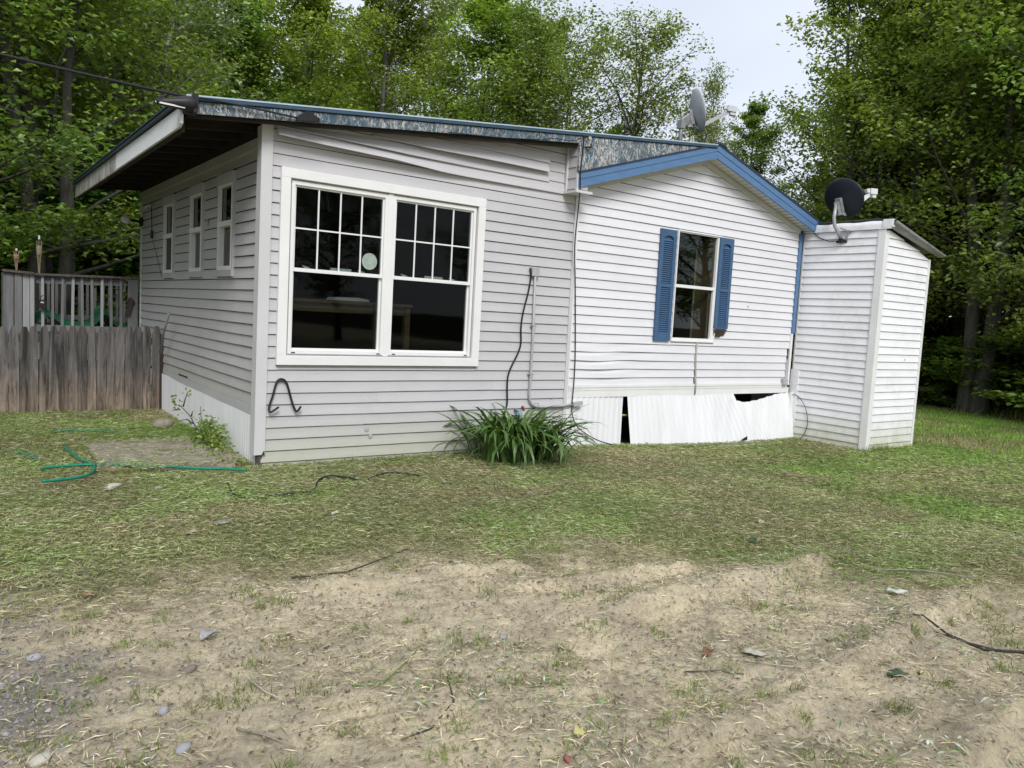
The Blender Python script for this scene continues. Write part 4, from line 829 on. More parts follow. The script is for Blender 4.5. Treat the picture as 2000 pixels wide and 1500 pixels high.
for i in range(R_ + 1):               # wrinkled white flashing along the top of the side
    y = -0.02 - 1.27 * i / R_; wv = 0.006 * math.sin(i * 2.3) + .004 * math.sin(i * 5.1)
    zt_ = 2.905 + .006 * math.sin(i * 1.3)
    mb.v += [(SX0 - .028 + wv, y, 2.792), (SX0 - .030 - wv * 1.3, y, 2.845), (SX0 - .022, y, zt_ - .012), (SX0 + .02, y, zt_), (SX0 + .16, y, zt_ - .045)]
    if i:
        o_ = (i - 1) * 5
        for q in range(4): mb.f.append((o_ + q, o_ + q + 1, o_ + q + 6, o_ + q + 5))
obj('flashing', mb, 'bright_metal', shed, smooth=True)
obj('flashing', MB().prism([(SX0 - .035, SY0 - .10, 2.825), (SX0 - .035, SY0 + .02, 2.815), (SX0 - .035, SY0 + .02, 2.915), (SX0 - .035, SY0 - .11, 2.915)], (.075, 0, -.008)), 'bright_metal', shed)
def shed_roof(x): return 2.925 - (x - SX0) * 0.235
mb = MB(); nn = 40
for i in range(nn + 1):               # corrugated sheet, its front edge rolled down
    x = SX0 - .01 + (SX1 + .18 - SX0) * i / nn; zc_ = shed_roof(x)
    for j, (y, dz) in enumerate(((SY0 - .04, -.105 + .05 * i / nn), (SY0 - .12, -.070 + .02 * i / nn), (SY0 - .15, -.03), (SY0 + .1, .004), (SY0 + .6, .004), (SY1 + .02, .004))): mb.v.append((x, y, zc_ + dz + .006 * math.sin(i * 2.1) * (j > 2)))
    if i:
        for q in range(5): a = (i - 1) * 6 + q; mb.f.append((a, a + 6, a + 7, a + 1))
obj('roof_sheet', mb, 'galvanised', shed, smooth=True)
obj('bullet_hole', MB().lathe([(.0001, 0), (.009, 0), (.0001, .002)], (8.47, SY0 - .016, 1.095), Matrix.Rotation(math.pi / 2, 3, 'X'), 8), 'dark_slot', shed)
obj('bullet_hole', MB().lathe([(.0001, 0), (.010, 0), (.0001, .002)], (6.535, -.016, 1.70), Matrix.Rotation(math.pi / 2, 3, 'X'), 8), 'dark_slot', home)

# ================================================================== SATELLITE DISHES
def dish(name, label, centre, az, el, rad, refl_mat, foot, foot_n, arm_len, lnb_mat, ell=1.0):
    t_ = thing(name, label, 'satellite dish', foot)
    a = math.radians(az); e_ = math.radians(el)
    nrm = Vector((math.sin(a) * math.cos(e_), math.cos(a) * math.cos(e_), math.sin(e_)))
    right = nrm.cross(Vector((0, 0, 1))).normalized(); up = right.cross(nrm).normalized()
    R = Matrix((right * ell, up, nrm)).transposed(); c_ = Vector(centre)
    prof = [(0.0001, 0.0)] + [(rad * s, 0.16 * rad * s * s * 1.6) for s in (.25, .5, .7, .85, .96)] + [(rad, 0.27 * rad), (rad * 1.015, .275 * rad), (rad * 1.02, .262 * rad)] + [(rad * s, 0.16 * rad * s * s * 1.6 - .008) for s in (.97, .85, .7, .5, .25)] + [(0.0001, -0.008)]
    obj('reflector', MB().lathe(prof, c_, R, 36), refl_mat, t_, smooth=True)
    bk = c_ - nrm * 0.03 - up * rad * .25
    obj('back_bracket', MB().beam(bk + up * .09, bk - up * .10, .085, .05, tuple(nrm)).beam(bk - nrm * .03 + up * .05, bk - nrm * .05 - up * .13, .06, .07, tuple(nrm)), 'galvanised', t_)
    base = c_ - up * rad * .80 + nrm * .02; tip = c_ + nrm * arm_len - up * rad * .25
    obj('feed_arm', MB().beam(base, tip, .032, .05).beam(bk - up * .08, base, .03, .03, tuple(nrm)), 'conduit_grey' if lnb_mat == 'dish_grey' else 'lens_white', t_)
    d = (c_ - tip).normalized()
    obj('feed_horn', MB().beam(tip - d * .05 - up * .01, tip + d * .07 + up * .02, .085, .075).beam(tip + d * .07 + up * .03, tip + d * .12 + up * .03, .05, .05).beam(tip - d * .02 + up * .03, tip + d * .02 - up * .08, .06, .07, tuple(nrm)), lnb_mat, t_)
    return t_, bk, nrm
d1, bk, nr = dish('satellite_dish', 'black backed satellite dish on a bent pole fixed to the white shed side', (7.64, -0.54, 3.225), 101, 22, 0.27, 'dish_black', (7.66, -0.61, 2.66), None, 0.62, 'lens_white', 1.2)
obj('mast', MB().tube([(7.645, -.615, 2.665), (7.60, -.585, 2.76), (7.555, -.545, 2.86), (7.545, -.53, 2.97), tuple(bk - nr * .06 + Vector((0, 0, .05)))], .024, 10), 'galvanised', d1, smooth=True)
obj('mount_foot', MB().beam((7.662, -.68, 2.655), (7.662, -.53, 2.655), .02, .035).lathe([(.04, 0), (.028, .03), (.028, .06)], (7.65, -.61, 2.65), Matrix.Rotation(math.radians(-40), 3, 'Y'), 10), 'black_plastic', d1)
obj('brace', MB().beam((7.655, -.72, 2.78), (7.60, -.60, 2.83), .02, .02).beam((7.655, -.66, 2.67), (7.64, -.72, 2.80), .018, .018), 'galvanised', d1)
obj('feed_cable', MB().tube([(7.65, -.56, 2.665), (7.655, -.42, 2.665), (7.655, -.27, 2.72), (7.655, -.16, 2.80)], .006, 5), 'cable_black', d1)
d2, bk2, nr2 = dish('satellite_dish', 'pale grey satellite dish on a short mast above the roof ridge, seen from its side', (6.07, 0.80, 4.32), 122, 14, 0.29, 'dish_grey', (5.86, 0.80, 3.55), None, 0.55, 'dish_grey', 1.0)
obj('mast', MB().tube([(5.86, .80, 3.53), (5.86, .80, 4.10), (5.88, .80, 4.17)], .028, 10), 'galvanised', d2, smooth=True)
obj('mast_clamp', MB().beam((5.87, .80, 4.12), tuple(bk2 - nr2 * .02), .06, .10).box(5.82, 5.90, .76, .84, 4.05, 4.16), 'galvanised', d2)
obj('base_plate', MB().box(5.78, 5.94, .7, .9, 3.50, 3.535), 'galvanised', d2)
rb = obj('cable_clip', MB().lathe([(.0001, 0), (.022, 0), (.022, .01), (.010, .012), (.0001, .006)], (3.36, -.212, 3.335), Matrix.Rotation(math.pi / 2, 3, 'X'), 12), 'stone_pale', home)
obj('cable_clip', MB().tube([(3.30, -.22, 3.225), (3.36, -.25, 3.235), (3.37, -.23, 3.27)], .012, 6), 'black_plastic', home)

# ================================================================== FENCE AND DECK
fence = thing('picket_fence', 'weathered grey brown picket fence with dog eared boards between side wall and driveway', 'fence', (-0.9, 3.75, -0.03))
tips = [-1.99, -1.885, -1.78, -1.674, -1.574, -1.477, -1.388, -1.284, -1.186, -1.089, -0.991, -0.895, -0.793, -0.691, -0.591, -0.495, -0.392, -0.294, -0.194, -0.087]
for i, x in enumerate(tips):
    g = float(gz(x, 3.7)); hw = 0.0475; top = 0.975 + 0.034 * (x + 1.7) + random.uniform(-.008, .008); lean = random.uniform(-.004, .004)
    yy = 3.73 + random.uniform(-.004, .004)
    pts_ = [(x - hw, yy, g - .05), (x + hw, yy, g - .05), (x + hw + lean, yy, top - .085), (x + .022 + lean, yy, top), (x - .022 + lean, yy, top), (x - hw + lean, yy, top - .085)]
    o = obj('picket', MB().prism(pts_, (0, 0.017, 0)), 'picket_wood', fence)
    if i == 13: o['label'] = 'warmer reddish brown picket'
for z_ in (0.22, 0.80): obj('rail', MB().box(-2.1, 0.0, 3.75, 3.79, z_, z_ + .085), 'old_wood', fence)
obj('post', MB().box(-0.045, 0.02, 3.70, 3.79, -0.1, 0.935), 'dark_wood', fence)['label'] = 'dark end board against the house wall'
obj('post', MB().box(-2.05, -1.96, 3.79, 3.88, -0.1, 0.9), 'old_wood', fence)

deck = thing('deck', 'raised weathered grey deck with slatted railing behind the picket fence', 'deck', (-0.7, 6.3, 0.0))
for q in range(17):
    y = 5.22 + q * 0.145; obj('deck_board', MB().box(-1.75, 0.25, y, y + .138, 0.70, 0.735), 'deck_wood', deck)
obj('rim_joist', MB().box(-1.56, 0.0, 5.16, 5.20, 0.50, 0.735), 'deck_wood', deck)
for x, y in ((-1.5, 5.3), (-0.1, 5.3), (-1.5, 7.5), (-.1, 7.5)): obj('post', MB().box(x - .045, x + .045, y - .045, y + .045, -0.1, 0.70), 'deck_wood', deck)
for i, (x, wd, y) in enumerate(((-1.535, .09, 5.165), (-1.44, .085, 5.155), (-1.355, .075, 5.160), (-1.29, .05, 5.150))):
    obj('corner_board', MB().box(x - wd / 2, x + wd / 2 - .003, y, y + .03, 0.45 + .05 * i, 1.60), 'deck_pale' if i > 1 else 'deck_wood', deck)
obj('corner_board', MB().box(-1.60, -1.582, 5.17, 5.60, 0.5, 1.60), 'deck_wood', deck)
obj('top_rail', MB().beam((-1.61, 5.20, 1.625), (-1.27, 5.17, 1.61), .15, .03).beam((-1.29, 5.19, 1.600), (-0.03, 5.19, 1.635), .13, .028), 'old_wood', deck)
obj('upper_rail', MB().beam((-1.25, 5.215, 1.530), (-0.18, 5.215, 1.560), .035, .085), 'deck_wood', deck)
obj('lower_rail', MB().box(-1.3, -0.05, 5.20, 5.235, 0.86, 0.95), 'deck_wood', deck)
for i, x in enumerate([-1.171, -1.063, -0.954, -0.834, -0.715, -0.598, -0.483, -0.367, -0.248]):
    tl = random.uniform(-.012, .012); obj('baluster', MB().beam((x, 5.18, 0.82), (x + tl, 5.18, 1.595 + .02 * (x + 1.2)), .032, .032, (0, 1, 0)), 'deck_wood' if i % 3 else 'deck_pale', deck)
obj('post', MB().box(-0.165, -0.045, 5.14, 5.20, 0.5, 1.615), 'deck_wood', deck)
obj('top_rail', MB().box(-1.15, 0.30, 7.48, 7.60, 1.56, 1.59), 'deck_wood', deck)
obj('lower_rail', MB().box(-1.15, 0.30, 7.50, 7.54, 0.96, 1.03), 'deck_pale', deck)
for x in [-0.999, -0.895, -0.785, -0.673, -0.468, -0.355, -0.246, -0.131, -0.039, 0.073, 0.179]: obj('baluster', MB().box(x - .019, x + .019, 7.48, 7.50, 0.90, 1.57), 'deck_pale', deck)
mb = MB(); nx_, ny_ = 22, 10
for i in range(nx_ + 1):
    for j in range(ny_ + 1):
        x = -1.3 + 1.2 * i / nx_; y = 5.30 + .9 * j / ny_
        h = 0.90 + 0.22 * float(fbm(np.array(x * 3.1 + 2), np.array(y * 2.0), 3)) * math.sin(math.pi * (j + .6) / (ny_ + 1.2)) + 0.20 * math.exp(-((x + .42) / .10) ** 2) + .13 * math.exp(-((x + 1.1) / .14) ** 2); mb.v.append((x, y, h))
        if i and j: a = (i - 1) * (ny_ + 1) + j - 1; bq = i * (ny_ + 1) + j - 1; mb.f.append((a, bq, bq + 1, a + 1))
tag(obj('tarp', mb, 'tarp_green', smooth=True), 'crumpled green tarp lying on the deck behind the slats', 'tarp')
def torch(x, y, zbase, hh, matn, label):
    t_ = thing('garden_torch', label, 'torch', (x, y, zbase), 'bamboo torches standing on the deck rail')
    s = hh
    for q in range(6):
        a = q * math.pi / 3 + .3; obj('stave', MB().tube([(x + .006 * math.cos(a), y + .006 * math.sin(a), zbase), (x + .016 * math.cos(a), y + .016 * math.sin(a), zbase + s * .35), (x + .030 * math.cos(a), y + .030 * math.sin(a), zbase + s * .62), (x + .027 * math.cos(a), y + .027 * math.sin(a), zbase + s * .86)], .0045, 5), matn, t_)
    obj('woven_basket', MB().lathe([(.022, s * .50), (.031, s * .56), (.030, s * .60), (.034, s * .66), (.031, s * .70), (.032, s * .74)], (x, y, zbase), None, 14), matn, t_)
    obj('oil_can', MB().lathe([(.0001, s * .60), (.022, s * .62), (.022, s * .88), (.012, s * .90), (.0001, s * .90)], (x, y, zbase), None, 12), 'black_plastic', t_)
    obj('wick_cap', MB().lathe([(.012, s * .90), (.012, s), (.0001, s)], (x, y, zbase), None, 10), 'lens_white', t_)
torch(-1.458, 5.20, 1.64, 0.27, 'bamboo_red', 'shorter reddish bamboo torch on the deck corner post')
torch(-1.210, 5.20, 1.61, 0.49, 'bamboo', 'taller pale bamboo torch with a white cap on the deck rail')
sl_ = thing('wall_timer_box', 'small black box with a white label hung on a deck slat', 'hanging box', (-1.185, 5.12, 1.23))
obj('case', MB().box(-1.225, -1.140, 5.10, 5.145, 1.165, 1.275), 'black_plastic', sl_)
obj('handle', MB().tube([(-1.20, 5.12, 1.275), (-1.20, 5.12, 1.31), (-1.17, 5.12, 1.335)], .006, 5), 'black_plastic', sl_)
obj('label_plate', MB().prism([(-1.205, 5.0985, 1.235), (-1.165, 5.0985, 1.232), (-1.168, 5.0985, 1.25), (-1.198, 5.0985, 1.255)], (0, .001, 0)), 'paper_white', sl_)
hg = thing('leather_holster', 'dark brown slanting strip with a ring hung on the deck post', 'hanging strap', (-0.13, 5.12, 1.2))
obj('strap', MB().prism([(-0.205, 5.125, 1.12), (-0.155, 5.125, 1.115), (-0.105, 5.125, 1.345), (-0.155, 5.125, 1.37), (-0.17, 5.125, 1.345)], (0, -.02, 0)), 'dark_wood', hg)
obj('ring', MB().tube([(-0.115 + .022 * math.cos(a), 5.12, 1.30 + .03 * math.sin(a)) for a in np.linspace(-1.6, 1.6, 8)], .006, 5), 'dark_wood', hg)
tag(obj('grey_pole', MB().tube([(-0.10, 3.45, 0.72), (-0.115, 3.22, 0.98), (-0.12, 2.94, 1.214)], [.014, .015, .017], 8), 'galvanised', smooth=True), 'grey metal pole leaning on the side wall behind the fence end', 'pole')

# ================================================================== THINGS LYING ON THE GROUND
g0 = lambda x, y, dz=0.0: G(x, y, dz)
mb = MB()
sl = [(-1.155, 1.405), (-1.198, 0.519), (-1.22, 0.30), (-0.22, -0.02), (-0.10, 0.30), (-0.105, 1.375)]
mb.prism([(x, y, 0.010 + .004 * i) for i, (x, y) in enumerate(sl)][::-1], (0, 0, -0.09))
tag(obj('ground_board', mb, 'slab_board'), 'flat weathered board lying on the lawn beside the house corner', 'board')
def run(pts_, dz): return [G(x, y, dz) for x, y in pts_]
cable('garden_hose', 'long green garden hose running along the grass toward the house corner', run([(-0.21, -0.307), (-0.35, -.20), (-0.491, -0.112), (-0.70, .03), (-0.903, 0.153), (-1.03, .235), (-1.159, 0.316), (-1.297, 0.385), (-1.515, 0.362), (-1.604, 0.332)], .046), 0.0108, 'hose_green', 'garden hose', 8)
cable('garden_hose', 'green hose loop curling from the board edge back over the grass', run([(-0.80, .33), (-0.875, 0.33), (-1.035, 0.40), (-1.17, .42), (-1.23, 0.33), (-1.262, 0.156), (-1.30, .02), (-1.379, -0.09), (-1.50, -.14), (-1.64, -0.161)], .046), 0.0108, 'hose_green', 'garden hose', 8)
cable('garden_hose', 'short green hose stub pointing away from the loop toward the fence', run([(-1.345, 1.25), (-1.335, 1.05), (-1.32, .85), (-1.30, .62), (-1.24, .45)], .044), 0.0108, 'hose_green', 'garden hose', 8)
cable('garden_hose', 'faded green hose end half buried in grass nearest the picket fence', run([(-1.35, 2.35), (-1.15, 2.33), (-.95, 2.25), (-.8, 2.1)], .018), 0.011, 'hose_green', 'garden hose', 8)
cable('garden_hose', 'dull green hose scrap in the grass at the far left edge', run([(-1.72, 1.30), (-1.66, 1.12), (-1.60, .95), (-1.57, .8)], .018), 0.011, 'hose_green', 'garden hose', 8)
cable('black_hose', 'black hose length arching out of the grass in front of the grey wall', run([(-0.36, -1.11), (-0.165, -1.108), (0.061, -1.057)], .02) + run([(0.17, -0.86), (0.26, -0.73), (0.377, -0.685), (0.46, -0.78), (.50, -.9)], .03), 0.0085, 'cable_black', 'hose', 6)
cable('black_hose', 'short arched black hose piece nearest the green clump', run([(0.60, -0.89), (0.70, -.79), (0.885, -0.705), (1.0, -.80), (1.07, -0.90)], .025), 0.007, 'cable_black', 'hose', 6)
cable('black_hose', 'black hose end curling down below the house corner', run([(-0.44, -0.56), (-0.47, -.72), (-0.509, -0.947), (-0.482, -1.161)], .022), 0.0085, 'cable_black', 'hose', 6)

def stone(name, label, cat, x, y, sx_, sy_, sz_, rot, matn, seed, sink=0.35, spiky=0.25):
    rr = random.Random(seed); me = bpy.data.meshes.new(name); mb_ = MB()
    import bmesh
    bm = bmesh.new(); bmesh.ops.create_icosphere(bm, subdivisions=2, radius=1)
    for v in bm.verts:
        q = v.co * (1 + spiky * (rr.random() - .5)); v.co = Vector((q.x * sx_, q.y * sy_, q.z * sz_))
    bm.to_mesh(me); bm.free(); me.materials.append(MATS[matn])
    me.polygons.foreach_set('use_smooth', [True] * len(me.polygons))
    o = bpy.data.objects.new(name, me); COL.objects.link(o); o.location = G(x, y, sz_ * (.85 - sink)); o.scale = (.85, .85, .85); o.rotation_euler = (0, 0, rot); return tag(o, label, cat)
stone('stone', 'flat oval brown stone lying on bare sand', 'stone', -1.443, -3.57, .042, .022, .016, .6, 'stone_brown', 1)
stone('stone', 'blue grey rounded stone beside a dark green tuft', 'stone', -1.60, -3.87, .030, .020, .020, .9, 'stone_grey', 2)
stone('stone', 'pale grey stone half buried near the bottom left', 'stone', -1.60, -4.15, .036, .024, .018, .7, 'stone_grey', 3)
stone('stone', 'mossy tan stone in the weeds at the bottom left corner', 'stone', -1.975, -3.98, .045, .030, .020, .7, 'stone_pale', 4)
stone('stone', 'grey stone in the sand in the middle of the drive', 'stone', -0.175, -3.90, .028, .018, .014, .3, 'stone_grey', 5)
stone('stone', 'large rounded tan rock by the side skirting under bare twigs', 'stone', -0.30, 2.35, .13, .10, .075, .3, 'slab_board', 6, .3, .3)
stone('bark_chunk', 'pale knobbly chunk of rotten wood on the grass below the hoses', 'wood chunk', -1.22, -0.43, .085, .045, .035, .5, 'stone_pale', 7, .1, .9)
stone('bark_chunk', 'small tan wood lump beside the pale knobbly chunk', 'wood chunk', -0.93, -0.53, .045, .03, .02, .2, 'slab_board', 8, .2, .7)
stone('red_chunk', 'small brick red lump on the sand near the bottom centre', 'rubble', -0.56, -4.80, .022, .012, .012, 1.2, 'red_leaf', 9, .1, .5)
stone('flat_stone', 'thin flat grey stone in mown grass below the house corner', 'stone', -0.77, -1.63, .085, .045, .012, .2, 'stone_grey', 10, .0, .3)
stone('stone', 'small white stone on the grass between wood chunk and flat stone', 'stone', -1.22, -1.32, .03, .018, .015, .2, 'stone_pale', 12, .1, .4)
stone('stone', 'grey stone at the left edge of the bare drive', 'stone', -1.93, -3.20, .035, .025, .018, .2, 'stone_grey', 13, .3, .3)

def curled_leaf(label, x, y, size, rot, matn, curl=0.5, name='dead_leaf', cat='leaf', seed=0, lobes=True):
    rr = random.Random(seed); mb_ = MB(); nn_ = 8; cz = G(x, y, 0.012)
    for i in range(nn_ + 1):
        u_ = i / nn_; size = size * (.78 if i == 0 else 1); wd = size * .30 * (math.sin(math.pi * min(1, u_ * 1.05 + .02)) ** .7) * (1 + (.35 * rr.uniform(-1, 1) if lobes else .05))
        for j, s in enumerate((-1, -.5, 0, .5, 1)):
            lx = (u_ - .5) * size; ly = s * wd; lz = curl * size * .30 * (s * s) * (.6 + .4 * math.sin(u_ * 7 + seed)) + curl * size * .16 * math.sin(u_ * 3.1) + rr.uniform(0, .05) * size
            mb_.v.append((cz[0] + lx * math.cos(rot) - ly * math.sin(rot), cz[1] + lx * math.sin(rot) + ly * math.cos(rot), cz[2] + lz))
            if i and j: a = (i - 1) * 5 + j - 1; b_ = i * 5 + j - 1; mb_.f.append((a, b_, b_ + 1, a + 1))
    o = obj(name, mb_, matn, None, smooth=True)
    md = o.modifiers.new('thickness', 'SOLIDIFY'); md.thickness = .0012
    return tag(o, label, cat)
curled_leaf('curled pale green dead leaf on the ridge of pushed up sand', 2.14, -4.50, .15, -.6, 'pale_leaf', .5, seed=1)
curled_leaf('small whitish leaf on the mown lawn right of centre', 2.67, -3.2, .085, .4, 'pale_leaf', .6, seed=2)
curled_leaf('dark green folded leaf lying on the ruts at right', 1.08, -5.05, .12, -.5, 'dark_leaf', .4, seed=3)
curled_leaf('curved dark brown bark strip on the sand right of centre', .55, -4.47, .10, .4, 'brown_leaf', .7, seed=4, name='bark_strip', cat='bark', lobes=False)
curled_leaf('grey curled bark flake standing on tyre marks', -1.30, -3.31, .12, .5, 'stone_grey', .7, seed=5, name='bark_flake', cat='bark', lobes=False)
curled_leaf('small red leaf on the grass edge at left', -1.66, -2.63, .075, .2, 'red_leaf', .7, seed=6)
curled_leaf('pale leaf on the mown grass below the black hoses', -.055, -1.74, .10, .6, 'pale_leaf', .5, seed=7)
curled_leaf('dark leaf clump on the lawn edge above the sand ridge', 2.16, -3.5, .12, .2, 'dark_leaf', .5, seed=8)
curled_leaf('yellowish leaf among weeds near the bottom centre', -.44, -4.72, .08, .8, 'yellow_leaf', .6, seed=9)
curled_leaf('cream curled leaf in grass between hoses and flat stone', -1.0, -1.80, .10, -.3, 'stone_pale', .5, seed=10)
curled_leaf('dark leaf on sand just below the lawn edge', 0.02, -3.13, .05, .1, 'dark_leaf', .4, seed=11)
curled_leaf('thin pale wood sliver on sand beside the bark strip', .70, -4.60, .14, -.9, 'stone_pale', .25, seed=12, name='wood_sliver', cat='wood', lobes=False)
curled_leaf('bright upright green leaf on the sand at right', 1.22, -5.08, .06, 1.2, 'shrub_leaf', .2, seed=13)
def stick(label, pts_, r_, matn='bark_grey', dz=.012):
    P_ = run(pts_, dz); k_ = len(P_); o = obj('stick', MB().tube(P_, [r_ * (1 - .5 * i / (k_ - 1)) for i in range(k_)], 6), matn, smooth=True); return tag(o, label, 'stick')
stick('long brown stick slanting across the sand at the right edge', [(1.76, -5.35), (1.74, -5.12), (1.73, -4.96), (1.72, -4.84), (1.74, -4.68)][::1], .008, 'bark_dark', .02)
stick('second long stick lying alongside the first at the right edge', [(1.80, -5.40), (1.77, -5.18), (1.72, -5.02), (1.70, -4.92)], .006, 'bark_grey', .018)
stick('long thin dry stem at the lawn edge on the far right', [(2.35, -4.25), (2.6, -4.42), (2.72, -4.62), (2.85, -4.85)], .005, 'slab_board', .03)
stick('long dark stick in dry grass left of centre', [(-.75, -2.80), (-.45, -2.82), (-.2, -2.74), (0.02, -2.66)], .006, 'bark_dark', .015)
stick('short grey twig on sand at centre right', [(.30, -4.55), (.42, -4.62), (.50, -4.70)], .004)
stick('pale thin twig below the wood sliver', [(.60, -4.62), (.68, -4.74), (.74, -4.84)], .003, 'stone_pale')
stick('bleached twig standing beside the dark green tufts', [(-1.28, -3.78), (-1.25, -3.90), (-1.235, -3.98)], .004, 'stone_pale', .02)
stick('pale twig pointing down at the bottom left', [(-1.42, -4.10), (-1.36, -4.2), (-1.30, -4.32)], .005, 'slab_board')
stick('dark curved twig on sand at lower centre', [(-.62, -4.15), (-.70, -4.32), (-.84, -4.40), (-.95, -4.42)], .004, 'bark_dark')
stick('thin green stem across the sand at lower centre', [(-.98, -4.05), (-.85, -4.05), (-.72, -3.98), (-.62, -3.90)], .004, 'shrub_leaf')

# ------------------------------------------------------------------ fine litter (uncountable)
def bits(name, label, n_, region, lens, wids, cols, flat=0.9, cat='litter', density=None, up=0.004, mat_='litter_bits', quad=True, rise=0.0, patchy=False):
    x0, x1, y0, y1 = region; x = RNG.uniform(x0, x1, n_); y = RNG.uniform(y0, y1, n_)
    keep = np.ones(n_, bool) if density is None else RNG.random(n_) < density(x, y)
    x, y = x[keep], y[keep]; k_ = len(x); z = np.where((x > -1.2) & (x < -.1) & (y > .0) & (y < 1.41), np.maximum(gz(x, y), .008), gz(x, y)) + up + RNG.random(k_) * up * 2
    L_ = RNG.uniform(*lens, k_); W_ = RNG.uniform(*wids, k_); a = RNG.uniform(0, 2 * np.pi, k_)
    ti = RNG.normal(0, 1 - flat, k_) * .6 + rise; ro = RNG.normal(0, .5, k_)
    dx, dy, dz = np.cos(a) * np.cos(ti), np.sin(a) * np.cos(ti), np.sin(ti)
    px, py, pz = -np.sin(a) * np.cos(ro), np.cos(a) * np.cos(ro), np.sin(ro)
    C_ = np.stack([x, y, z + np.abs(dz) * L_ / 2], -1); Dv = np.stack([dx, dy, dz], -1) * L_[:, None] / 2; Pv = np.stack([px, py, pz], -1) * W_[:, None] / 2
    bend = np.stack([px * 0, py * 0, np.ones_like(px)], -1) * (L_ * RNG.uniform(-.02, .12, k_))[:, None]
    V = np.stack([C_ - Dv, C_ + Pv + bend, C_ + Dv, C_ - Pv + bend], 1).reshape(-1, 3)
    ci = RNG.integers(0, len(cols), k_); cc = np.array(cols)[ci] * RNG.uniform(.75, 1.25, (k_, 1))
    if patchy:
        q_ = sstep(.44, .60, fbm(x * 1.5 + 60, y * 1.5 + 9, 4))[:, None]; q2 = sstep(.46, .60, fbm(x * 1.1 + 90, y * 1.1 + 33, 4))[:, None]
        cc = cc * (.88 + .22 * q_); cc = cc * (1 - q2 * .4) + q2 * .4 * cc * np.array([[.66, 1.02, .5]])
        q3 = sstep(.50, .62, fbm(x * .8 + 14, y * 1.2 + 70, 3))[:, None]; cc = cc * (1 - q3 * .5) + q3 * .5 * cc.mean(1, keepdims=True) * np.array([[1.4, 1.15, .72]])
    cc = np.concatenate([cc, np.ones((k_, 1))], 1)
    me = raw_mesh(name, V, np.arange(4 * k_), 4, mat_, np.repeat(cc, 4, 0)); return tag(link(name, me), label, None, None, 'stuff')
dd = lambda x, y: dirt_amount(x, y)
bits('straw_litter', 'dry straw and grass bits scattered over the bare sand', 60000, (-2.6, 3.6, -6.0, -2.0), (.015, .085), (.0015, .005), [(.60, .50, .34), (.46, .39, .27), (.20, .16, .11), (.70, .61, .45), (.24, .28, .11), (.40, .42, .20), (.50, .43, .30), (.15, .11, .08)], .9,
     density=lambda x, y: dd(x, y) * (.15 + .85 * sstep(.34, .54, fbm(x * 2.2 + 7, y * 2.2, 3))))
bits('leaf_litter', 'torn pale leaf scraps scattered over sand and grass', 3200, (-2.6, 3.6, -6.0, 0.5), (.008, .03), (.004, .013), [(.36, .38, .30), (.15, .20, .09), (.42, .38, .28), (.12, .08, .05), (.46, .46, .40)], .7,
     density=lambda x, y: sstep(.40, .62, fbm(x * 1.6 + 2, y * 1.6 + 5, 3)))
bits('uprooted_weeds', 'wilted silvery green weed scraps raked over the sand in front', 7500, (-2.4, 2.6, -6.0, -3.2), (.015, .06), (.003, .010), [(.16, .24, .09), (.30, .36, .26), (.10, .16, .05), (.42, .45, .38), (.22, .26, .14)], .6,
     density=lambda x, y: sstep(.50, .62, fbm(x * 2.6 + 21, y * 2.6 + 5, 3)) * sstep(-3.3, -4.3, y), up=.012)
bits('wood_chips', 'small dark bark crumbs scattered over the bare sand', 16000, (-2.6, 3.6, -6.0, -2.2), (.006, .030), (.003, .011), [(.10, .075, .06), (.17, .135, .105), (.26, .21, .16)], .7, density=dd)
bits('forest_litter', 'fallen brown leaves under the trees at the right', 9000, (14, 26, -6, 9), (.05, .14), (.03, .07), [(.08, .05, .03), (.05, .035, .025), (.12, .08, .05), (.14, .13, .10)], .6, density=lambda x, y: sstep(16, 17.5, x + .1 * y), up=.01)
# gravel: faceted pebbles
def pebbles(n_, region, size, density, name, label):
    x = RNG.uniform(region[0], region[1], n_); y = RNG.uniform(region[2], region[3], n_); kp = RNG.random(n_) < density(x, y); x, y = x[kp], y[kp]; k_ = len(x)
    s = RNG.uniform(size[0], size[1], k_) * RNG.uniform(.5, 1, k_) ** 1.5; z = gz(x, y) + s * .15
    base = np.array([(1, 0, 0), (0, 1, 0), (-1, 0, 0), (0, -1, 0), (0, 0, .75), (.6, .6, .35), (-.6, -.6, .3)]); base = base[:6]
    tri = np.array([(0, 5, 4), (5, 1, 4), (1, 2, 4), (2, 3, 4), (3, 0, 4), (0, 1, 5)])
    a = RNG.uniform(0, 6.28, k_); ca, sa = np.cos(a), np.sin(a); jit = RNG.uniform(.7, 1.3, (k_, 6, 3))
    P_ = base[None] * jit * s[:, None, None]; P_[:, :, 1] *= RNG.uniform(.5, 1, (k_, 1))
    X_ = P_[:, :, 0] * ca[:, None] - P_[:, :, 1] * sa[:, None] + x[:, None]; Y_ = P_[:, :, 0] * sa[:, None] + P_[:, :, 1] * ca[:, None] + y[:, None]
    V = np.stack([X_, Y_, P_[:, :, 2] + z[:, None]], -1).reshape(-1, 3); F = (tri[None] + (np.arange(k_) * 6)[:, None, None]).reshape(-1)
    cc = np.array([(.20, .195, .20), (.27, .26, .265), (.15, .14, .14), (.25, .22, .19), (.32, .30, .28)])[RNG.integers(0, 5, k_)] * RNG.uniform(.8, 1.2, (k_, 1)); cc = np.concatenate([cc, np.ones((k_, 1))], 1)
    return tag(link(name, raw_mesh(name, V, F, 3, 'litter_bits', np.repeat(cc, 6, 0))), label, None, None, 'stuff')
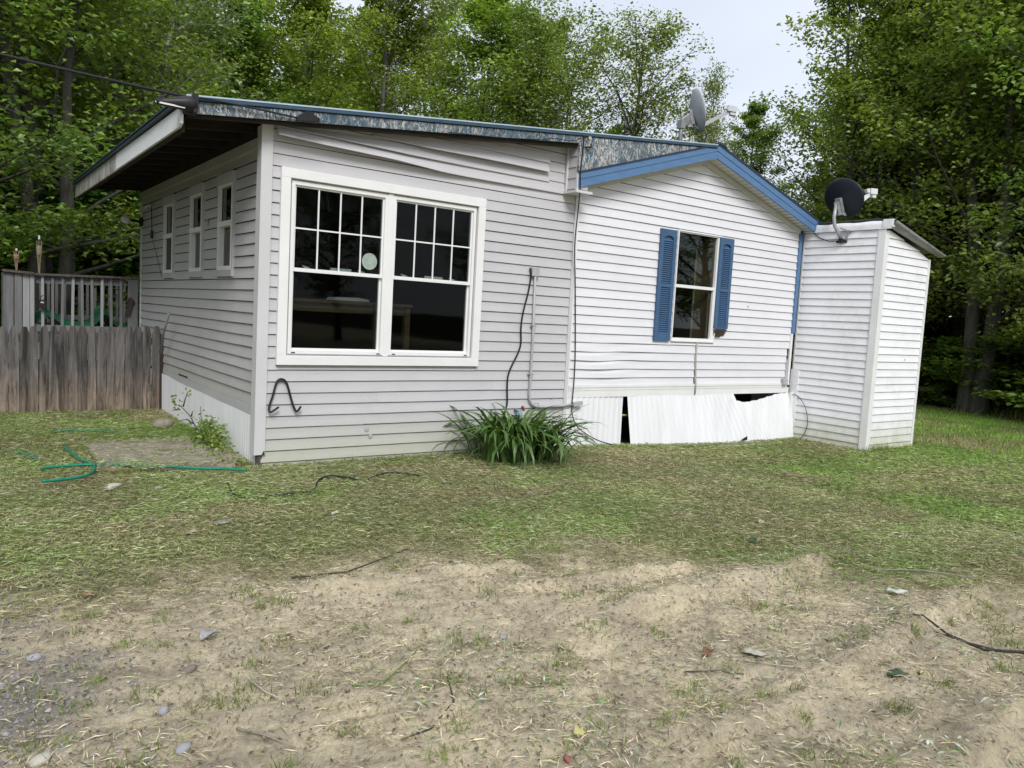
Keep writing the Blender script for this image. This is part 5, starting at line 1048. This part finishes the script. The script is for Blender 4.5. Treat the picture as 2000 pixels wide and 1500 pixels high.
pebbles(15000, (-2.6, -1.2, -4.4, -1.6), (.004, .016), lambda x, y: sstep(-1.55, -2.15, x + (fbm(x * 2, y * 2, 3) - .5) * .9) * sstep(-1.9, -2.6, y) * .8, 'gravel', 'grey gravel patch along the left edge of the drive')
pebbles(7000, (-2.2, 3.4, -6.0, -2.6), (.003, .012), lambda x, y: dd(x, y) * .6, 'small_stones', 'tiny stones scattered over the bare sand')

# ------------------------------------------------------------------ grass: standing blades and mown clippings
GR = [(.18, .275, .055), (.225, .32, .07), (.14, .23, .04), (.25, .31, .09), (.28, .31, .11)]
DRY = [(.34, .29, .16), (.42, .36, .21), (.26, .22, .115), (.20, .165, .09)]
def blades(k_, x, y, hgt, wid, lie, dryp, green_shift=None):
    tone = .90 + .2 * sstep(.44, .6, fbm(x * 1.5 + 60, y * 1.5 + 9, 4))
    z = gz(x, y) - .004; a = RNG.uniform(0, 2 * np.pi, k_); ti = np.clip(RNG.normal(lie, .28, k_), .02, 1.5)
    H_ = hgt * RNG.uniform(.55, 1.3, k_); W_ = wid * RNG.uniform(.7, 1.3, k_)
    up_ = np.stack([np.cos(a) * np.sin(ti), np.sin(a) * np.sin(ti), np.cos(ti)], -1)
    b_ = RNG.uniform(0, 2 * np.pi, k_); sdv = np.stack([np.cos(b_), np.sin(b_), np.zeros(k_)], -1) * (W_ / 2)[:, None]
    R0 = np.stack([x, y, z], -1); tip = R0 + up_ * H_[:, None]; tip[:, 2] -= H_ * .15 * np.sin(ti)
    V = np.stack([R0 - sdv, R0 + sdv, tip], 1).reshape(-1, 3)
    dry = RNG.random(k_) < dryp; gi = np.array(GR)[RNG.integers(0, len(GR), k_)]; di = np.array(DRY)[RNG.integers(0, len(DRY), k_)]
    cc = np.where(dry[:, None], di, gi) * RNG.uniform(.8, 1.2, (k_, 1)) * tone[:, None]
    if green_shift is not None: cc = cc * (1 + green_shift[:, None] * np.array([[-.15, .25, -.40]]))
    return V, np.concatenate([cc, np.ones((k_, 1))], 1)
def inside_house(x, y):
    return ((x > -0.01) & (x < 7.6) & (y > -.01)) | ((x > SX0 - .01) & (x < SX1) & (y > SY0) & (y < 0)) | ((x > -1.17) & (x < -.15) & (y > .42 - .4 * (x + 1.2)) & (y < 1.38) & (vnoise(x * 5, y * 5) > .30))
def field(n_, region, hgt, wid, lie, name, label, dens=None):
    x = RNG.uniform(region[0], region[1], n_); y = RNG.uniform(region[2], region[3], n_)
    d = dirt_amount(x, y); bare = sstep(.60, .74, fbm(x * 1.1 + 11, y * 1.1 + 3, 3)) * .75 * sstep(3.5, 1.5, x)
    p = np.clip((1 - d) ** 1.3 * (1 - bare), 0, 1)
    if dens is not None: p = p * dens(x, y)
    kp = (RNG.random(n_) < p) & ~inside_house(x, y); x, y, d = x[kp], y[kp], d[kp]; k_ = len(x)
    patch = fbm(x * .7 + 4, y * .7 + 8, 3); dryp = np.clip(.22 + .72 * sstep(.47, .60, patch) + .45 * sstep(0.02, .5, d) - .28 * sstep(4, 8, x), .03, .95)
    V, cc = blades(k_, x, y, hgt, wid, lie, dryp, green_shift=sstep(.45, .62, fbm(x * .9 + 40, y * .9, 2)))
    return tag(link(name, raw_mesh(name, V, np.arange(3 * k_), 3, 'grass_blades', np.repeat(cc, 3, 0))), label, None, None, 'stuff')
field(150000, (-2.7, 4.2, -4.8, 0.0), .034, .006, .75, 'grass', 'short mown grass in front of the house')
field(45000, (-2.7, 0.0, 0.0, 3.72), .045, .007, .6, 'grass', 'short grass between the side wall and the fence')
field(120000, (4.2, 9.5, -6.0, 0.0), .040, .008, .65, 'grass', 'mown grass before the gable wall and shed')
field(90000, (8.5, 19.0, -7.5, 8.0), .060, .016, .5, 'grass', 'greener lawn running from the shed to the trees', dens=lambda x, y: 1 - sstep(16.4, 17.6, x + .1 * y))
field(60000, (-9.0, -2.7, -2.0, 8.5), .07, .014, .6, 'grass', 'rough grass left of the driveway beyond the frame edge')
field(14000, (-2.7, -1.62, 3.72, 8.5), .08, .014, .6, 'grass', 'rough grass behind the picket fence beside the deck')
CL = [(.255, .31, .11), (.32, .37, .15), (.41, .43, .24), (.185, .25, .065), (.52, .52, .36), (.33, .29, .165), (.22, .285, .08)]
bits('grass_clippings', 'mown grass clippings lying over the front lawn', 150000, (-2.6, 4.5, -5.0, 0.0), (.03, .085), (.003, .0065), CL, .86, density=lambda x, y: np.clip(1.15 * (1 - d_) * (1 - inside_house(x, y)), 0, 1) if (d_ := dirt_amount(x, y)) is not None else 0, up=.009, mat_='grass_blades', patchy=True)
bits('dry_thatch', 'matted dry straw along the edge between lawn and sand', 60000, (-2.6, 4.0, -5.6, -1.0), (.02, .07), (.002, .005), DRY + [(.36, .31, .20), (.13, .13, .06)], .85,
     density=lambda x, y: np.exp(-((dirt_amount(x, y) - .5) / .42) ** 2) * 1.0 + .5 * sstep(.5, .62, fbm(x * .9 + 4, y * .9 + 8, 3)) * (1 - dirt_amount(x, y)), up=.008, mat_='grass_blades')
bits('grass_clippings', 'mown grass clippings beside the fence and boards', 30000, (-2.6, 0.0, 0.0, 3.7), (.03, .085), (.003, .007), CL, .86, density=lambda x, y: 1.0 - inside_house(x, y) * .7, up=.010, mat_='grass_blades', patchy=True)
bits('grass_clippings', 'mown grass clippings over the right hand lawn', 60000, (4.5, 9.5, -5.5, -.05), (.04, .10), (.005, .010), CL[:4] + CL[6:], .86, density=lambda x, y: 1.0 - inside_house(x, y), up=.010, mat_='grass_blades', patchy=True)
# tufts on the bare soil and along walls
def tufts(cs_, n_per, hgt, rad, name, label, dry=.1, wid=.005):
    xs_, ys_ = [], []
    for (cx_, cy_, sc_) in cs_:
        k_ = int(n_per * sc_); xs_.append(RNG.normal(cx_, rad * sc_, k_)); ys_.append(RNG.normal(cy_, rad * sc_ * .8, k_))
    x = np.concatenate(xs_); y = np.concatenate(ys_); V, cc = blades(len(x), x, y, hgt, wid, .55, dry); cc[:, :3] *= .85
    return tag(link(name, raw_mesh(name, V, np.arange(3 * len(x)), 3, 'grass_blades', np.repeat(cc, 3, 0))), label, None, None, 'stuff')
TU = [(-1.42, -3.88, 1.2), (-1.28, -3.85, 1.3), (-1.10, -3.98, .8), (-.35, -3.95, 1.0), (-.15, -4.0, .7), (.55, -3.9, 1.0), (1.66, -4.15, 1.5), (1.35, -4.32, 1.2), (1.20, -4.25, .8), (2.28, -4.9, 1.1), (2.1, -5.05, 1.0), (1.95, -5.15, 1.0),
      (-.75, -4.45, .8), (-.42, -4.3, .8), (.25, -4.05, .8), (.05, -3.45, .7), (-1.05, -3.5, .8), (-1.2, -3.62, .6), (-1.9, -3.7, 1.2), (-1.98, -3.9, 1.3), (-1.75, -4.15, 1.2), (-1.85, -4.3, 1.2), (-.9, -4.6, 1.0), (.9, -3.55, .9), (-.1, -4.8, .7), (.4, -4.9, .7), (.8, -5.2, .7), (1.5, -5.3, .8)]
TU += [(random.uniform(-2.0, 2.8), random.uniform(-5.6, -2.8), random.uniform(.3, .7)) for _ in range(110)]
tufts(TU, 75, .05, .055, 'grass_tufts', 'small green grass tufts growing on the bare sand')
WT = [(x, -.05 - random.random() * .06, .5) for x in np.arange(.05, 3.4, .16)] + [(x, -.26, .5) for x in np.arange(3.6, 7.5, .22)] + [(SX0 - .05, y, .7) for y in np.arange(-1.2, -.1, .2)] + [(x, SY0 - .05, .9) for x in np.arange(SX0, SX1, .16)] + [(x, 3.66, .8) for x in np.arange(-2, 0, .13)]
tufts([w_ for w_ in WT if random.random() < .75], 60, .075, .06, 'wall_grass', 'uncut grass fringe along walls and fence foot', dry=.15, wid=.007)
tufts([(SX0 + .05 + .12 * q, SY0 - .08, 1) for q in range(4)], 60, .13, .05, 'wall_grass', 'taller grass tuft at the foot of the shed corner', wid=.008)
tufts([(random.uniform(16.6, 19), random.uniform(-6, 7), 3) for _ in range(60)], 50, .28, .10, 'undergrowth', 'low ferny growth along the tree line', dry=.1, wid=.03)

# ================================================================== LILY CLUMP AND WEEDS
cl = thing('lily_clump', 'large clump of arching strap shaped green leaves against the grey wall', 'plant', (2.45, -0.36, -.04), None)
def ribbon(seed, L_, w_, arch, nseg=7):
    mb_ = MB(); rr = random.Random(seed); x = z_ = 0.0; el_ = math.radians(rr.uniform(62, 88)); side = rr.uniform(-.12, .12)
    for i in range(nseg + 1):
        u_ = i / nseg; wd = w_ * (0.55 + .6 * u_) * (1 - u_ ** 3) + .0008; yy = side * L_ * u_ * u_
        mb_.v += [(x, yy - wd / 2, z_ + wd * .18), (x, yy, z_), (x, yy + wd / 2, z_ + wd * .18)]
        if i:
            a = (i - 1) * 3; mb_.f += [(a, a + 3, a + 4, a + 1), (a + 1, a + 4, a + 5, a + 2)]
        x += L_ / nseg * math.cos(el_); z_ += L_ / nseg * math.sin(el_); el_ -= arch / nseg * (0.5 + u_ * 1.3)
    me = bpy.data.meshes.new('leaf'); me.from_pydata(mb_.v, [], mb_.f); me.materials.append(MATS['lily_leaf']); me.polygons.foreach_set('use_smooth', [True] * len(me.polygons)); me.update(); return me
RB = [ribbon(100 + i, 1.0, .048 + .014 * (i % 3), math.radians([70, 100, 130, 150, 165, 175, 115, 185][i % 8])) for i in range(16)]
for i in range(298):
    u_, v_ = RNG.normal(-.03, .19), RNG.normal(-.10, .17); u_ = max(-.48, min(.44, u_)); v_ = max(-.46, min(.24, v_))
    o = link('leaf', RB[int(RNG.integers(0, 16))], cl, (u_, v_, float(gz(2.45 + u_, -.36 + v_)) + .04))
    ang = math.atan2(v_ * 1.3 - .06 + RNG.normal(0, .14), u_ + RNG.normal(0, .16)); s = float(RNG.uniform(.50, .88)) * (1 - .25 * abs(u_))
    o.rotation_euler = (float(RNG.normal(0, .12)), float(RNG.normal(0, .12)), ang + float(RNG.normal(0, .3))); o.scale = (s, s * 1.05, s)
ws = thing('weed_shrub', 'small leafy weed bush with bare arching twigs against the white side skirting', 'weed', (-0.17, 1.05, -.02))
tw = MB()
for pts_ in ([(-.16, 1.25, -.02), (-.17, 1.45, .10), (-.18, 1.65, .20), (-.20, 1.95, .26), (-.22, 2.2, .26)], [(-.16, 1.2, 0), (-.15, 1.35, .18), (-.14, 1.42, .33)], [(-.17, 1.65, .20), (-.17, 1.60, .26)], [(-.18, 1.55, .14), (-.2, 1.7, .16), (-.22, 1.9, .12)], [(-.18, 1.95, .26), (-.17, 1.9, .36), (-.16, 1.84, .44)], [(-.15, .7, .1), (-.14, .5, .22)]):
    tw.tube(pts_, [.008 * (1 - .7 * i / (len(pts_) - 1)) for i in range(len(pts_))], 5)
obj('twig', tw, 'bark_dark', ws)

# ================================================================== TREES
def leaves_mesh(name, P_, size, mat_, upness=1.0, aspect=.62, fold=.25, rng=RNG):
    k_ = len(P_); nrm = np.stack([rng.normal(0, .55, k_), rng.normal(0, .55, k_), np.full(k_, upness)], -1); nrm /= np.linalg.norm(nrm, axis=1, keepdims=True)
    a = rng.uniform(0, 2 * np.pi, k_); t_ = np.stack([np.cos(a), np.sin(a), rng.normal(-.25, .3, k_)], -1); t_ -= nrm * (t_ * nrm).sum(1, keepdims=True); t_ /= np.linalg.norm(t_, axis=1, keepdims=True)
    s_ = np.cross(nrm, t_); L_ = size * rng.uniform(.6, 1.25, (k_, 1)); W_ = L_ * aspect
    A = P_ - t_ * L_ / 2; B = P_ + s_ * W_ / 2 + nrm * L_ * fold * .5 + t_ * L_ * .05; C_ = P_ + t_ * L_ / 2 - nrm * L_ * .1; D_ = P_ - s_ * W_ / 2 + nrm * L_ * fold * .5 + t_ * L_ * .05
    V = np.stack([A, B, C_, D_], 1).reshape(-1, 3); i = np.arange(k_)[:, None] * 4; F = np.concatenate([i, i + 1, i + 2, i, i + 2, i + 3], 1).reshape(-1)
    # one island per leaf: both triangles share their diagonal
    return raw_mesh(name, V, F, 3, mat_)
def make_tree(seed, H_, cr_, base, nl, per, leaf, size, bark, style='maple', stems=1, spread=.12, trunk_r=.13):
    rg = np.random.default_rng(seed); rr = random.Random(seed); tb = MB(); pts_ = []
    for st in range(stems):
        a0 = rr.uniform(0, 6.28) if stems == 1 else st * 6.28 / stems + rr.uniform(-.4, .4); lean = spread * (1 if stems > 1 else .4); x = y = 0.0; tr = []
        bx, by = (.16 * math.cos(a0), .16 * math.sin(a0)) if stems > 1 else (0, 0); hh = H_ * (1 - .12 * st)
        for i in range(9):
            u_ = i / 8; tr.append(Vector((bx + lean * hh * u_ ** 1.3 * math.cos(a0) + .12 * math.sin(u_ * 7 + seed), by + lean * hh * u_ ** 1.3 * math.sin(a0) + .12 * math.cos(u_ * 6 + seed * 2), u_ * hh * .97 - .1)))
        r0 = trunk_r * (1 if stems == 1 else .8); tb.tube(tr, [max(.012, r0 * (1 - .9 * i / 8) * (1.25 if i == 0 else 1)) for i in range(9)], 7, False)
        for l in range(nl // stems):
            u_ = base + (1 - base) * ((l + rr.random()) / (nl // stems)) ** .9; u_ = min(u_, .985); fi = u_ * 8; i0 = int(fi); p = tr[i0].lerp(tr[min(i0 + 1, 8)], fi - i0)
            v_ = (u_ - base) / (1 - base)
            if style == 'maple': R_ = cr_ * (math.sin(math.pi * min(1, (.22 + .78 * v_) ** .75)) * .95 + .10) * rr.uniform(.65, 1.15); el_ = math.radians(rr.uniform(10, 40) + 28 * v_)
            elif style == 'vase': R_ = cr_ * (.45 + .55 * math.sin(math.pi * min(1, .15 + .8 * v_))) * rr.uniform(.6, 1.1); el_ = math.radians(rr.uniform(40, 70))
            elif style == 'birch': R_ = cr_ * (math.sin(math.pi * min(1, (.15 + .85 * v_))) * .85 + .15) * rr.uniform(.6, 1.1); el_ = math.radians(rr.uniform(25, 55))
            elif style == 'spruce': R_ = cr_ * (1.05 - v_) * rr.uniform(.75, 1.1); el_ = math.radians(rr.uniform(-22, 2) + 20 * v_)
            else: R_ = cr_ * rr.uniform(.5, 1.1); el_ = math.radians(rr.uniform(5, 60))
            az_ = rr.uniform(0, 6.28) + l * 2.4; dr = Vector((math.cos(az_) * math.cos(el_), math.sin(az_) * math.cos(el_), math.sin(el_))); lim = [p]; q = p.copy()
            for s in range(4):
                dr2 = (dr + Vector((rr.uniform(-.22, .22), rr.uniform(-.22, .22), rr.uniform(-.10, .14) - (.06 * s if style == 'spruce' else 0)))).normalized(); q = q + dr2 * R_ / 4; lim.append(q.copy())
            tb.tube(lim, [max(.006, .032 * R_ / 2.5 * (1 - s / 4.6)) for s in range(5)], 4, False)
            nt_ = 7 if style != 'spruce' else 8
            for s in range(nt_):
                w_ = .22 + .78 * (s + rr.random() * .8) / nt_; fi = w_ * 4; i0 = min(3, int(fi)); tp = lim[i0].lerp(lim[i0 + 1], min(1, fi - i0))
                sa = az_ + (1 if s % 2 else -1) * rr.uniform(.5, 1.2); tl = R_ * rr.uniform(.18, .42) * (1.15 - w_ * .5); se = el_ * .5 + rr.uniform(-.25, .35)
                te = tp + Vector((math.cos(sa) * math.cos(se), math.sin(sa) * math.cos(se), math.sin(se))) * tl
                if style != 'spruce' or s % 2: tb.tube([tp, te], [.008, .003], 3, False)
                k_ = max(3, int(per * rr.uniform(.5, 1.4))); tt = (rg.uniform(.1, 1.15, k_) if style in ('spruce', 'birch') else 1.12 - .85 * rg.random(k_) ** 1.5)[:, None]; P_ = np.array(tp)[None] * (1 - tt) + np.array(te)[None] * tt
                sp_ = (.17 * (R_ / 2) ** .5 + .05) * (.86 if style == 'maple' else .75 if style == 'vase' else 1); P_ = P_ + rg.normal(0, 1, (k_, 3)) * np.array([[sp_, sp_, sp_ * (.38 if style in ('maple', 'shrub') else .6)]]); P_[:, 2] -= (.10 * rg.random(k_) if style == 'birch' else 0)
                pts_.append(P_)
    P_ = np.concatenate(pts_)
    tm = bpy.data.meshes.new('trunk'); tm.from_pydata(tb.v, [], tb.f); tm.materials.append(MATS[bark]); tm.polygons.foreach_set('use_smooth', [True] * len(tm.polygons)); tm.update()
    return tm, leaves_mesh('crown', P_, size, leaf, {'maple': 1.1, 'birch': .35, 'spruce': .9, 'vase': .6}.get(style, .9), .62 if style != 'spruce' else .25, rng=rg), H_
KT = {
 'maple_a': make_tree(21, 10, 3.0, .12, 58, 74, 'maple_leaf', .106, 'bark_grey'),
 'maple_b': make_tree(22, 10, 2.7, .22, 50, 68, 'maple_leaf', .106, 'bark_grey'),
 'dark_a': make_tree(23, 10, 3.1, .16, 58, 74, 'maple_leaf_dark', .108, 'bark_grey', stems=3, spread=.10, trunk_r=.20),
 'dark_b': make_tree(24, 10, 2.8, .10, 56, 72, 'maple_leaf_dark', .108, 'bark_dark'),
 'sparse_a': make_tree(25, 10, 2.6, .14, 56, 42, 'young_leaf', .085, 'bark_grey', 'vase'),
 'sparse_b': make_tree(26, 10, 2.4, .16, 54, 46, 'young_leaf', .085, 'bark_grey', 'vase', stems=2, spread=.14),
 'birch': make_tree(27, 10, 1.9, .30, 44, 34, 'birch_leaf', .085, 'bark_birch', 'birch', trunk_r=.09),
 'spruce': make_tree(28, 10, 2.2, .06, 62, 40, 'spruce_needle', .16, 'bark_dark', 'spruce'),
 'shrub': make_tree(29, 3.2, 1.5, .05, 34, 44, 'shrub_leaf', .12, 'bark_dark', 'shrub', stems=3, spread=.2, trunk_r=.04),
}
CAMXY = (-2.199, -6.606)
def tree(kind, u_, d, vtop, name, label, group=None, rot=None, sc_w=1.0):
    """u_: bearing in degrees from north (+Y), d: metres from the driveway spot, vtop: tangent of the crown top's elevation"""
    a = math.radians(u_); x, y = CAMXY[0] + d * math.sin(a), CAMXY[1] + d * math.cos(a); g = float(gz(x, y)); tm, cm, H_ = KT[kind]
    s = (1.4 + d * vtop - g) / H_; o = thing(name, label, 'tree' if kind != 'shrub' else 'shrub', (x, y, g), group)
    o.rotation_euler = (0, 0, rot if rot is not None else random.uniform(0, 6.28)); o.scale = (s * sc_w, s * sc_w, s)
    link('trunk', tm, o); link('crown', cm, o); return o
# (kind, bearing, distance, tan of top elevation, width factor, name, label)
TREES = [
 # left of the house
 ('dark_b', -3, 13, 0.620, 1.12, 'maple_tree', 'dense green maple at the left picture edge behind the deck'),
 ('maple_a', 1, 16, 0.550, 1.06, 'maple_tree', 'tall leafy maple behind the shorter reddish torch'),
 ('dark_a', 5, 15, 0.600, 1.01, 'maple_tree', 'dark green multi stemmed maple above the deck rail'),
 ('maple_b', 8.5, 18, 0.500, 1.01, 'maple_tree', 'maple left of the roof corner behind the power line'),
 ('birch', 11.5, 19, 0.500, 1.23, 'birch_tree', 'white stemmed birch just left of the roof corner'),
 ('birch', 13.6, 21.5, 0.420, 1.23, 'birch_tree', 'birch showing above the roof corner floodlight'),
 ('dark_b', 17, 24, 0.370, 1.06, 'maple_tree', 'dark maple over the left end of the roof edge'),
 ('dark_a', 12.5, 27, 0.420, 1.01, 'maple_tree', 'dark maple filling in behind the two birches'),
 # behind the roof
 ('maple_a', 21.5, 25, 0.420, 0.95, 'maple_tree', 'bright green maple over the grey addition roof'),
 ('maple_b', 25, 26.5, 0.460, 0.90, 'maple_tree', 'tall bright maple left of the narrow sky gap'),
 ('birch', 29.5, 27, 0.460, 1.40, 'birch_tree', 'airy birch right of the narrow sky gap'),
 ('birch', 27.5, 33, 0.370, 1.23, 'birch_tree', 'thin distant birch in the narrow sky gap'),
 ('maple_b', 32.6, 25, 0.400, 1.15, 'maple_tree', 'round green maple above the middle of the roof'),
 ('sparse_a', 36, 25, 0.375, 1.19, 'young_leaf_tree', 'thinly leaved olive tree above the junction box wall'),
 ('maple_a', 35.5, 29, 0.330, 0.90, 'maple_tree', 'low green maple behind the olive tree over the roof'),
 ('sparse_b', 39.5, 24, 0.390, 1.19, 'young_leaf_tree', 'olive twiggy tree above the blue board joint'),
 ('sparse_a', 43, 24, 0.355, 1.24, 'young_leaf_tree', 'tall see-through tree topping the roof with bare shoots'),
 ('sparse_b', 46.5, 25, 0.3, 0.95, 'young_leaf_tree', 'see-through tree left of the pale satellite dish'),
 ('sparse_a', 49.5, 26, 0.255, 0.85, 'young_leaf_tree', 'thin leaning tree directly behind the pale satellite dish'),
 ('dark_b', 52.4, 29, 0.272, 0.85, 'maple_tree', 'compact dark green maple right of the pale dish below open sky'),
 # right of the house
 ('dark_a', 60.2, 23.5, 0.48, 0.8, 'maple_tree', 'maple with its crown edge against the open sky above the black dish'),
 ('dark_b', 56.8, 27, 0.21, 0.6, 'maple_tree', 'lower maple filling the dip behind the blue gable end'),
 ('maple_b', 62.5, 22, 0.550, 0.90, 'maple_tree', 'tall maple rising behind the shed roof'),
 ('dark_b', 66, 23, 0.550, 1.01, 'maple_tree', 'broad dark maple behind the shed'),
 ('dark_a', 67.5, 20.5, 0.520, 0.95, 'maple_tree', 'clump of grey maple stems standing at the lawn edge on the right'),
 ('dark_b', 72.5, 21, 0.600, 1.01, 'maple_tree', 'dark maple at the right picture edge'),
 ('dark_a', 76.5, 18, 0.600, 0.90, 'maple_tree', 'maple just beyond the right picture edge'),
]
for kind, bg_, d, vt, sw, nm, lb in TREES: tree(kind, bg_, d, vt, nm, lb, sc_w=sw)
# second rank: darkens the wood
BK = [(-6, 24, .52), (0, 23, .5), (4, 25, .48), (8, 26, .46), (16, 31, .40), (20, 32, .36), (24, 33, .36), (33, 33, .29), (38, 33, .27), (42, 34, .25), (46, 34, .20), (50, 36, .17), (60, 30, .40), (64, 29, .45), (68, 29, .48), (72, 27, .5), (76, 25, .5), (60, 34, .32), (80, 22, .5), (1, 20, .30), (5, 20.5, .30), (8.5, 21, .30), (12, 23, .28)]
PH1 = ['past the left edge of the deck', 'behind the tall torch', 'behind the left deck corner', 'above the deck gate post', 'behind the roof corner floodlight', 'behind the left third of the roof edge', 'behind the black cable plate', 'above the left pane of the wide window', 'above the right pane of the wide window', 'above the loose siding', 'above the bent conduit', 'above the blue board joint', 'behind the foot of the pale dish', 'deep behind the shed flashing', 'deep behind the shed roof ridge', 'deep behind the grey stem clump', 'deep past the leaning pale branch', 'beyond the right picture edge', 'in the gap under the black dish', 'low behind the short torch', 'low behind the tall torch', 'low behind the middle deck slats', 'low beyond the wall lamp']
for i, (bg_, d, vt) in enumerate(BK):
    tree(['dark_b', 'dark_a', 'maple_b'][i % 3], bg_, d, vt, 'maple_tree', 'second rank maple ' + PH1[i], 'second rank maples behind the house', sc_w=.85)
SPR = [(59, 27, .30), (61.5, 25.5, .34), (64.5, 26, .34), (67, 25, .36), (69.5, 25, .36), (71, 23.5, .34), (74, 24, .38), (77, 22, .38), (63, 31, .3), (66, 31, .32), (70, 31, .34), (73.5, 29, .34)]
PH2 = ['behind the dish mast', 'left of the shed roof ridge', 'straight above the shed roof', 'just right of the shed roof slope', 'left of the grey stem clump', 'right of the grey stem clump', 'above the slanting mossy log', 'at the far right edge', 'deepest behind the black dish', 'deepest behind the shed', 'deepest behind the stem clump', 'deepest at the right edge', 'behind the short torch', 'behind the tall torch', 'behind the wall lamp', 'at the left edge behind the deck', 'hidden behind the birches']
for i, (bg_, d, vt) in enumerate(SPR):
    tree('spruce', bg_, d, vt, 'spruce_tree', 'dark shaded spruce ' + PH2[i], 'dark spruces inside the wood', sc_w=1.25)
SH = [(-4, 17.5, .08), (-1, 16.8, .12), (2, 17, .08), (4.5, 16.8, .12), (7, 17.5, .10), (9.5, 17.6, .14), (11, 18.5, .08), (13, 19, .12), (64.5, 22.5, -.005), (66, 21.8, -.01), (69.5, 22, .02), (71, 20.5, .01), (73, 20, .04), (62, 23.5, 0.0), (68.6, 21.5, .0)]
PH3 = ['left of the deck corner post', 'behind the short reddish torch', 'between the two torches', 'behind the tall torch', 'behind the middle deck slats', 'behind the right deck slats', 'beside the deck end post', 'nearest the wall lamp', 'beside the shed at its right', 'left of the grey stem clump', 'right of the grey stem clump', 'behind the slanting mossy log', 'at the right picture edge', 'hidden behind the shed', 'at the foot of the grey stems']
for i, (bg_, d, vt) in enumerate(SH):
    left_ = bg_ < 20
    tree('shrub', bg_, d, vt, 'shrub', ('leafy bush ' if left_ else 'low shaded bush ') + PH3[i], 'understorey bushes behind the deck' if left_ else 'low bushes at the lawn edge', sc_w=1.3 if left_ else 2.0)
# trees across the drive: they darken the window reflections
for i, (bg_, d, vt) in enumerate([(-52, 15, .6), (-34, 15, .65), (-18, 15, .6), (-75, 16, .6), (-100, 20, .5), (125, 24, .42), (145, 26, .42), (165, 27, .42), (185, 27, .42), (205, 27, .42), (105, 24, .45), (-120, 22, .45), (228, 25, .42)]):
    tree(['dark_b', 'maple_a'][i % 2], bg_, d, vt, 'maple_tree', 'maple on the far side of the driveway mirrored in the windows', 'maples across the driveway')
# far wood
k_ = 110000; az_ = np.radians(RNG.uniform(-14, 92, k_)); rd = RNG.uniform(38, 47, k_); el_max = np.interp(np.degrees(az_), [-14, 14, 20, 28, 36, 44, 50, 54, 57, 64, 92], [.42, .36, .30, .27, .22, .19, .16, .13, .17, .40, .42])
hh = rd * el_max * RNG.random(k_) ** .8 * (0.7 + .5 * fbm(np.degrees(az_) * .5, rd * .1, 3)) + RNG.random(k_) * .8
P_ = np.stack([CAMXY[0] + rd * np.sin(az_), CAMXY[1] + rd * np.cos(az_), hh], -1)
fm = leaves_mesh('far_woods', P_, .50, 'maple_leaf_dark', .8); tag(link('far_woods', fm), 'dark mass of the far wood closing the view', None, None, 'stuff')
# leaves of the weed bush
rg = np.random.default_rng(5); P_ = np.concatenate([rg.normal((-.17, .95, .10), (.06, .20, .075), (700, 3)), rg.normal((-.2, 2.15, .25), (.04, .1, .05), (25, 3)), rg.normal((-.16, 1.86, .43), (.03, .05, .03), (8, 3)), rg.normal((-.25, .45, .02), (.08, .22, .03), (120, 3))]); P_[:, 2] = np.maximum(P_[:, 2], -.02); P_[:, 0] = np.minimum(P_[:, 0], -.045)
o = link('weed_leaves', leaves_mesh('weed_leaves', P_ - np.array([[-0.17, 1.05, -.02]]), .045, 'maple_leaf_dark', .5, rng=rg), ws); o['kind'] = 'stuff'
# fallen logs at the lawn edge
def log(label, a, b_, r_, matn='moss_bark'):
    A, B = Vector(a), Vector(b_); pts_ = [A.lerp(B, i / 6) + Vector((0, 0, .05 * math.sin(i * 2.0))) for i in range(7)]
    return tag(obj('fallen_log', MB().tube(pts_, [r_ * (1 - .35 * i / 6) for i in range(7)], 8), matn, smooth=True), label, 'log')
log('mossy fallen log slanting up to the right at the lawn edge', (17.3, 1.75, -.1), (19.6, .55, .75), .085)
log('thinner fallen pole just beneath the slanting mossy log', (17.6, 1.9, -.1), (20.2, .65, .62), .06)
log('level fallen log lying behind the slanting one', (18.1, 2.1, .05), (19.8, 1.35, .0), .07, 'bark_grey')
log('pale leaning branch crossing the grey maple stems', (18.0, 2.3, 2.1), (21.0, .2, 4.3), .05, 'bark_grey')
